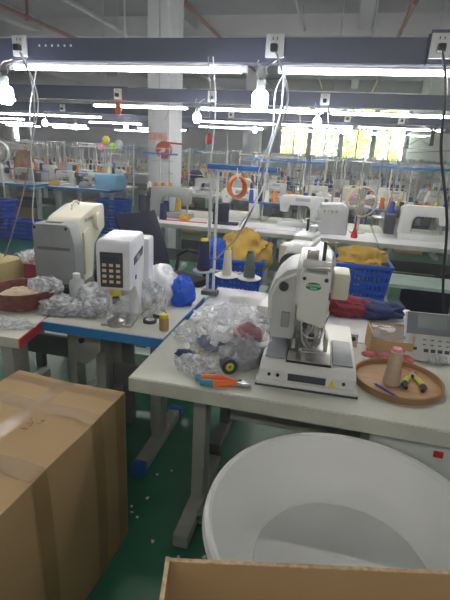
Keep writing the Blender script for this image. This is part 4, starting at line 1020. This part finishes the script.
fill('second far', *BENCH['second far']); fill('third far', *BENCH['third far']); fill('fourth far', *BENCH['fourth far'])
fill('first left', *LEFTB['first left']); fill('second left', *LEFTB['second left']); fill('third left', *LEFTB['third left'])
ub = 0
for r, (y0, xs) in list(BENCH.items())[1:3] + list(LEFTB.items())[:2] :
    for (a, b) in xs:
        k = rg.choice([0, 1, 1, 2]); xx = (a + b) / 2 + rg.uniform(-.15, .15)
        nm = nth(('under', r, k))
        if k == 0: crate(f'blue crate under the {rowname(r)}, {nm} crate there', (xx, y0 + .6, 0), rg.uniform(-.1, .1), .5, .36, .3)
        elif k == 1:
            t = thing('cardboard_box', f'brown carton under the {rowname(r)}, {nm} carton there', 'box', (xx, y0 + .6, 0), rg.uniform(-.2, .2)); obj('carton_body', MB().box((0, 0, .17), (.45, .35, .34), bev=.004), 'cartond', t); obj('packing_tape', MB().box((0, 0, .341), (.452, .05, .002)), 'tapeshade', t, smooth=False)
        else: crumple('cloth_pile', f'dark cloth pile under the {rowname(r)}, {nm} pile there', 'cloth', (xx, y0 + .6, 0), .22, (1.3, .9, .8), rg.choice(['navydark', 'greycloth', 'browncloth']), .25, 2, rg.randint(0, 99), 3, -.1)
# rods, stands and small goods on the nearest far bench back line
for i, x in enumerate((150, 205, 285, 318, 352, 378, 412, 436)):
    q = aty(x, 215, 5.62); place(P_rod, (q.x, 5.66, Z), 0, f'steel rod stand on the nearest far bench, {ORD[i]} from the column side')
# ---- first far row, placed by the photo
def zt2(x, y): return atz(x, y, Z)
def at_bench(x, Y): p = aty(x, 215, Y); return Vector((p.x, Y, Z))
place(P_lock, at_bench(172, 5.0), PI + .05, 'dark grey machine on the nearest far bench beside the white column', mats={'bed': 'mgrey', 'arm': 'mgrey'})
place(P_lock, at_bench(300, 5.1), 0, 'grey machine on the nearest far bench between orange hose coil and windows', mats={'bed': 'mpale', 'arm': 'mpale'})
place(P_over, at_bench(330, 4.85), .1, 'grey overlock machine on the nearest far bench above the bartack machine')
place(P_lock, at_bench(425, 4.95), PI, 'white machine on the nearest far bench close to the side wall')
place(P_over, at_bench(395, 5.55), .1, 'grey overlock machine on the back half of the nearest far bench near the side wall')
place(P_lock, at_bench(240, 5.5), 0, 'white machine on the back half of the nearest far bench beyond the hose coil')
t = thing('motor_box', 'dark navy upright box on the nearest far bench beside the hose coil', 'box', at_bench(221, 4.85), .1); obj('casing', MB().box((0, 0, .11), (.16, .14, .22), bev=.015), 'navydark', t); obj('box_foot', MB().box((.06, -.04, .012), (.28, .12, .024), bev=.006), 'black', t)
q = at_bench(360, 5.0); t = thing('desk_fan', 'beige round desk fan on the nearest far bench beside the blue barred stand', 'fan', q, .2)
obj('fan_stand', MB().cyl((0, .03, 0), (0, .03, .22), .015).cyl((0, .03, 0), (0, .03, .015), .08), 'housing', t)
obj('fan_guard', MB().lathe([(.15, -.02), (.165, 0), (.15, .02), (.145, 0)], n=36, close=True, mtx=Matrix.Translation((0, 0, .33)) @ Matrix.Rotation(PI / 2, 4, 'X')), 'thbeige', t)
fg = MB()
for k in range(20): a = 2 * PI * k / 20; fg.tube([(0, -.05, .33), (.08 * math.cos(a), -.045, .33 + .08 * math.sin(a)), (.15 * math.cos(a), -.015, .33 + .15 * math.sin(a))], .0025, 4)
obj('guard_wires', fg, 'thbeige', t)
fb = MB()
for k in range(4):
    a = PI / 2 * k; mtx = Matrix.Translation((0, 0, .33)) @ Matrix.Rotation(a, 4, 'Y') @ Matrix.Rotation(.3, 4, 'X')
    fb.prism([(.01, -.02), (.12, -.05), (.14, .0), (.12, .05), (.01, .02)], -.002, .002, 'Y', mtx=mtx)
obj('fan_blades', fb, 'mgrey', t)
q = at_bench(342, 4.8); t = thing('glue_bottle', 'small white bottle with blue label on the nearest far bench', 'bottle', q); obj('bottle_body', MB().lathe([(0, 0), (.035, 0), (.035, .14), (.015, .17), (.015, .19), (0, .19)], n=20), 'socket', t); obj('bottle_label', MB().lathe([(.0355, .05), (.0355, .11)], n=20), 'thblue', t)
q = at_bench(357, 4.7); t = thing('red_funnel', 'small red funnel hanging at the front edge of the nearest far bench', 'funnel', (q.x, 4.68, Z)); obj('funnel_cone', MB().lathe([(0, 0), (.03, 0), (.035, .02), (.012, .1), (.01, .16)], n=16), 'redplastic', t); obj('funnel_tip', MB().cyl((0, 0, .16), (0, 0, .22), .008, n=10), 'thblue', t)
for i, (x, Y, lab) in enumerate([(300, 5.3, 'thread stand with blue bars beyond the second bartack machine'), (405, 5.0, 'thread stand with blue bars beside the desk fan'), (385, 5.35, 'thread stand with blue bars behind the desk fan'), (440, 5.2, 'thread stand with blue bars closest to the side wall'), (262, 5.2, 'thread stand with blue bars right of the hose coil'), (160, 5.3, 'thread stand with blue bars at the column end')]):
    q = at_bench(x, Y); place(P_stand, q, 0, lab)
    for k in range(4):
        col = ['thorange', 'thyellow', 'thblue', 'thblack', 'thwhite', 'thorange'][(i * 2 + k) % 6]
        bcone(q + Vector((-.14 + k * .09, 0, .23)), col, f'{CN[col]} thread cone, {ORD[k]} from the column side, on the ' + lab.replace('thread stand with blue bars', 'stand'), 1.0)
for x, Y, r, m, lab in [(345, 8.4, .16, 'hotpink', 'hot pink cloth pile on the second far bench row'), (322, 8.2, .16, 'whitecloth', 'white cloth pile beside the hot pink one'), (372, 8.5, .15, 'whitecloth', 'white cloth pile between the hot pink pile and the side wall'), (185, 4.85, .05, 'thyellow', 'small amber cloth scraps on the nearest far bench by the column')]:
    p = aty(x, 200, Y); crumple('cloth_pile', lab, 'cloth', (p.x, Y, Z), r, (1.2, 1, .7), m, .25, 2, int(x), 3, -.03)
q = at_bench(270, 4.9); simple('work_mat', 'pale blue lit work mat on the nearest far bench beyond the cones', 'mat', MB().box((q.x, 4.9, Z + .004), (.6, .35, .008), bev=.002), 'topwhite')
for x, Y, lab in [(185, 4.75, 'red measuring rule lying on the nearest far bench'), ]:
    q = at_bench(x, Y); simple('red_ruler', lab, 'ruler', MB().box((q.x, Y, Z + .004), (.5, .03, .008), rz=.06), 'redplastic')
for i, (x, Y, m, c) in enumerate([(163, 4.75, 'thnavy', 'navy'), (166, 5.0, 'thnavy', 'dark navy'), (178, 5.4, 'thyellow', 'amber')]):
    bcone(at_bench(x, Y), m, f'{c} thread cone standing directly on the nearest far bench by the column', 1.4)
# under first far row: dark shelf / cloth, stools
t = thing('steel_trolley', 'grey steel frame with pale board under the nearest far bench by the wall', 'trolley', (.85, 4.2, 0)); 
obj('shelf_board', MB().box((0, 0, .5), (.7, .4, .03)), 'board', t, smooth=False)
for sx in (-1, 1):
    for sy in (-1, 1): obj('leg', MB().box((sx * .32, sy * .17, .24), (.035, .035, .49)), 'leg', t, smooth=False)
crumple('cloth_pile', 'dark navy cloth pile under the nearest far bench by the wall', 'cloth', (1.15, 4.8, 0), .22, (1.4, .7, 1.3), 'navydark', .25, 2, 81, 3, -.15)
crumple('cloth_pile', 'dark navy cloth pile under the nearest far bench beside the crate', 'cloth', (.1, 4.8, 0), .2, (1.0, .7, 1.3), 'navydark', .25, 2, 82, 3, -.15)
simple('label_strip', 'blue lettered strip on the shelf under the nearest far bench', 'label', MB().box((.42, 4.53, .5), (.22, .01, .05)), 'thblue', smooth=False)
# left area specifics
q = aty(10, 152, 7.4); t = thing('standing_fan', 'round wire fan standing behind the far crates', 'fan', (q.x, 7.15, 0))
obj('fan_pole', MB().cyl((0, 0, 0), (0, 0, q.z - .18), .015).cyl((0, 0, 0), (0, 0, .02), .18), 'housing', t)
obj('fan_guard', MB().lathe([(.17, -.03), (.19, 0), (.17, .03), (.165, 0)], n=32, close=True, mtx=Matrix.Translation((0, 0, q.z)) @ Matrix.Rotation(PI / 2, 4, 'X')), 'mpale', t)
fg = MB()
for k in range(18): a = 2 * PI * k / 18; fg.tube([(0, -.05, q.z), (.17 * math.cos(a), -.02, q.z + .17 * math.sin(a))], .003, 4)
obj('guard_wires', fg, 'mpale', t); obj('fan_hub', MB().ball((0, -.03, q.z), .05), 'mpale', t)
q = aty(24, 165, 7.9); crumple('brown_jacket', 'brown jacket heaped over a machine behind the round wire fan', 'jacket', (q.x, 7.9, Z), .22, (.8, .7, 1.6), 'browncloth', .25, 2, 90, 4, -.2)
q = aty(112, 172, 7.6); t = simple('light_blue_cloth', 'light blue cloth draped over the bench end near the white column', 'cloth', MB().box((q.x, 7.55, Z + .13), (.42, .4, .26), bev=.03), 'skyblue')
t = thing('pinwheel_pole', 'thin pole carrying the coloured balloons above the column-side benches', 'pole', (aty(110, 150, 7.9).x, 7.9, Z)); obj('rod', MB().cyl((0, 0, 0), (0, 0, .72), .008, n=8), 'legpale', t); obj('rod_base', MB().cyl((0, 0, 0), (0, 0, .02), .06), 'legpale', t)
for x, y, m, lab in [(106, 140, 'yellow', 'yellow balloon, topmost of the cluster near the column'), (102, 147, 'pink', 'pink balloon at the outer side of the cluster'), (113, 147, 'lime', 'lime green balloon in the cluster near the column'), (119, 144, 'socket', 'pale balloon next to the lime green one')]:
    q = aty(x, y, 7.85); b_ = MB().ball(q, .065, (1, 1, 1.12), 3); b_.cyl(q - Vector((0, 0, .09)), q - Vector((0, 0, .07)), .012, .004, n=8); simple('balloon', lab, 'balloon', b_, m)
q = aty(209, 139, 10.8); b_ = MB().ball(q, .11, (1, 1, 1.15), 3); b_.cyl(q - Vector((0, 0, .14)), q - Vector((0, 0, .12)), .015, .005, n=8); simple('balloon', 'single red balloon above the benches beyond the column', 'balloon', b_, 'redplastic')
simple('balloon_stick', 'thin stick below the red balloon', 'stick', MB().cyl((q.x, q.y, Z), (q.x, q.y, q.z - .1), .008, n=8), 'legpale')
q = aty(191, 162, 9.0); crumple('cloth_pile', 'lime green cloth beside the black jacket beyond the column', 'cloth', (q.x, 8.9, Z + .0), .15, (.7, .7, 1.5), 'lime', .2, 2, 91, 3, -.1)
q = aty(198, 175, 8.6); crumple('black_jacket', 'black jacket heaped beyond the white column', 'jacket', (q.x, 8.45, Z), .2, (.8, .7, 1.2), 'navydark', .2, 2, 92, 3, -.12)
# wall side: hangers and conduit
def hanger(x, y, Y, lab, m='legpale'):
    q = aty(x, y, Y); t = thing('coat_hanger', lab, 'hanger', q, .2)
    obj('hanger_body', MB().tube([(-.2, 0, -.12), (0, 0, 0), (.2, 0, -.12), (-.2, 0, -.12)], .006, 6), m, t); obj('hanger_hook', MB().tube([(0, 0, 0), (0, 0, .05), (.025, 0, .08), (0, 0, .11), (-.02, 0, .09)], .004, 6), 'steel', t)
hanger(420, 139, 6.5, 'pale coat hanger hooked up beside the side wall'); hanger(424, 126, 6.9, 'grey coat hanger above the pale one by the side wall', 'mpale')
q = aty(433, 133, 6.6); simple('hanging_scissors', 'dark shears hanging by the side wall', 'shears', MB().prism([(-.02, -.16), (.03, -.15), (.02, 0), (.06, .1), (.03, .11), (0, .03), (-.04, .09), (-.06, .07), (-.02, 0)], -.008, .008, 'Y', mtx=Matrix.Translation(q)), 'dark')
q = aty(408, 138, 8.0); simple('hanging_scissors', 'smaller dark shears hanging farther along the side wall', 'shears', MB().prism([(-.02, -.16), (.03, -.15), (.02, 0), (.06, .1), (.03, .11), (0, .03), (-.04, .09), (-.06, .07), (-.02, 0)], -.008, .008, 'Y', mtx=Matrix.Translation(q)), 'dark')
t = thing('wall_rack', 'grey steel peg rack standing along the side wall', 'rack', (XR - .3, 8.3, 0))
for sy in (-.5, .5): obj('upright', MB().cyl((0, sy, 0), (0, sy, 1.75), .018, n=10), 'leg', t)
for z in (.9, 1.15, 1.4, 1.7): obj('rail', MB().cyl((0, -.6, z), (0, .6, z), .012, n=8).cyl((-.2, -.5, z), (0, -.5, z), .008, n=8).cyl((-.2, .5, z), (0, .5, z), .008, n=8), 'leg', t)
simple('wall_conduit', 'thin conduit running along the side wall', 'conduit', MB().cyl((XR - .015, 3, 1.75), (XR - .015, 17, 1.75), .012, n=8), 'pipe')
simple('wall_conduit', 'blue rail fixed along the side wall', 'conduit', MB().box((XR - .012, 6.5, 1.3), (.02, 1.0, .04)), 'railblue', smooth=False)
for p_ in (P_lock, P_over, P_stand, P_rod):
    if p_.name not in first:
        for c_ in list(p_.children): bpy.data.objects.remove(c_)
        bpy.data.objects.remove(p_)
for c_ in list(P_cone.children): bpy.data.objects.remove(c_)
bpy.data.objects.remove(P_cone)

hz = MB().box(((XL + XR) / 2, (YB + YF) / 2, ZC / 2 + .02), (XR - XL + .2, YB - YF + .2, ZC + .14))  # thin scattering volume added to give the far end its milky look
hm = bpy.data.materials.new('thin scatter volume'); hm.use_nodes = True; nt = hm.node_tree; nt.nodes.remove(nt.nodes['Principled BSDF'])
vs = nt.nodes.new('ShaderNodeVolumeScatter'); vs.inputs['Density'].default_value = .013; vs.inputs['Color'].default_value = (.86, .9, 1, 1); vs.inputs['Anisotropy'].default_value = .3
nt.links.new(vs.outputs[0], nt.nodes['Material Output'].inputs['Volume'])
ho = obj('haze', hz, hm, smooth=False); tag(ho, 'faint added haze washing out the far end of the hall', 'haze', kind='stuff')

# ------------------------------------------------------------------ view
SC.view_settings.view_transform = 'Standard'; SC.view_settings.look = 'None'; SC.view_settings.gamma = 1
SC.view_settings.use_curve_mapping = False
SC.view_settings.exposure = 0.9
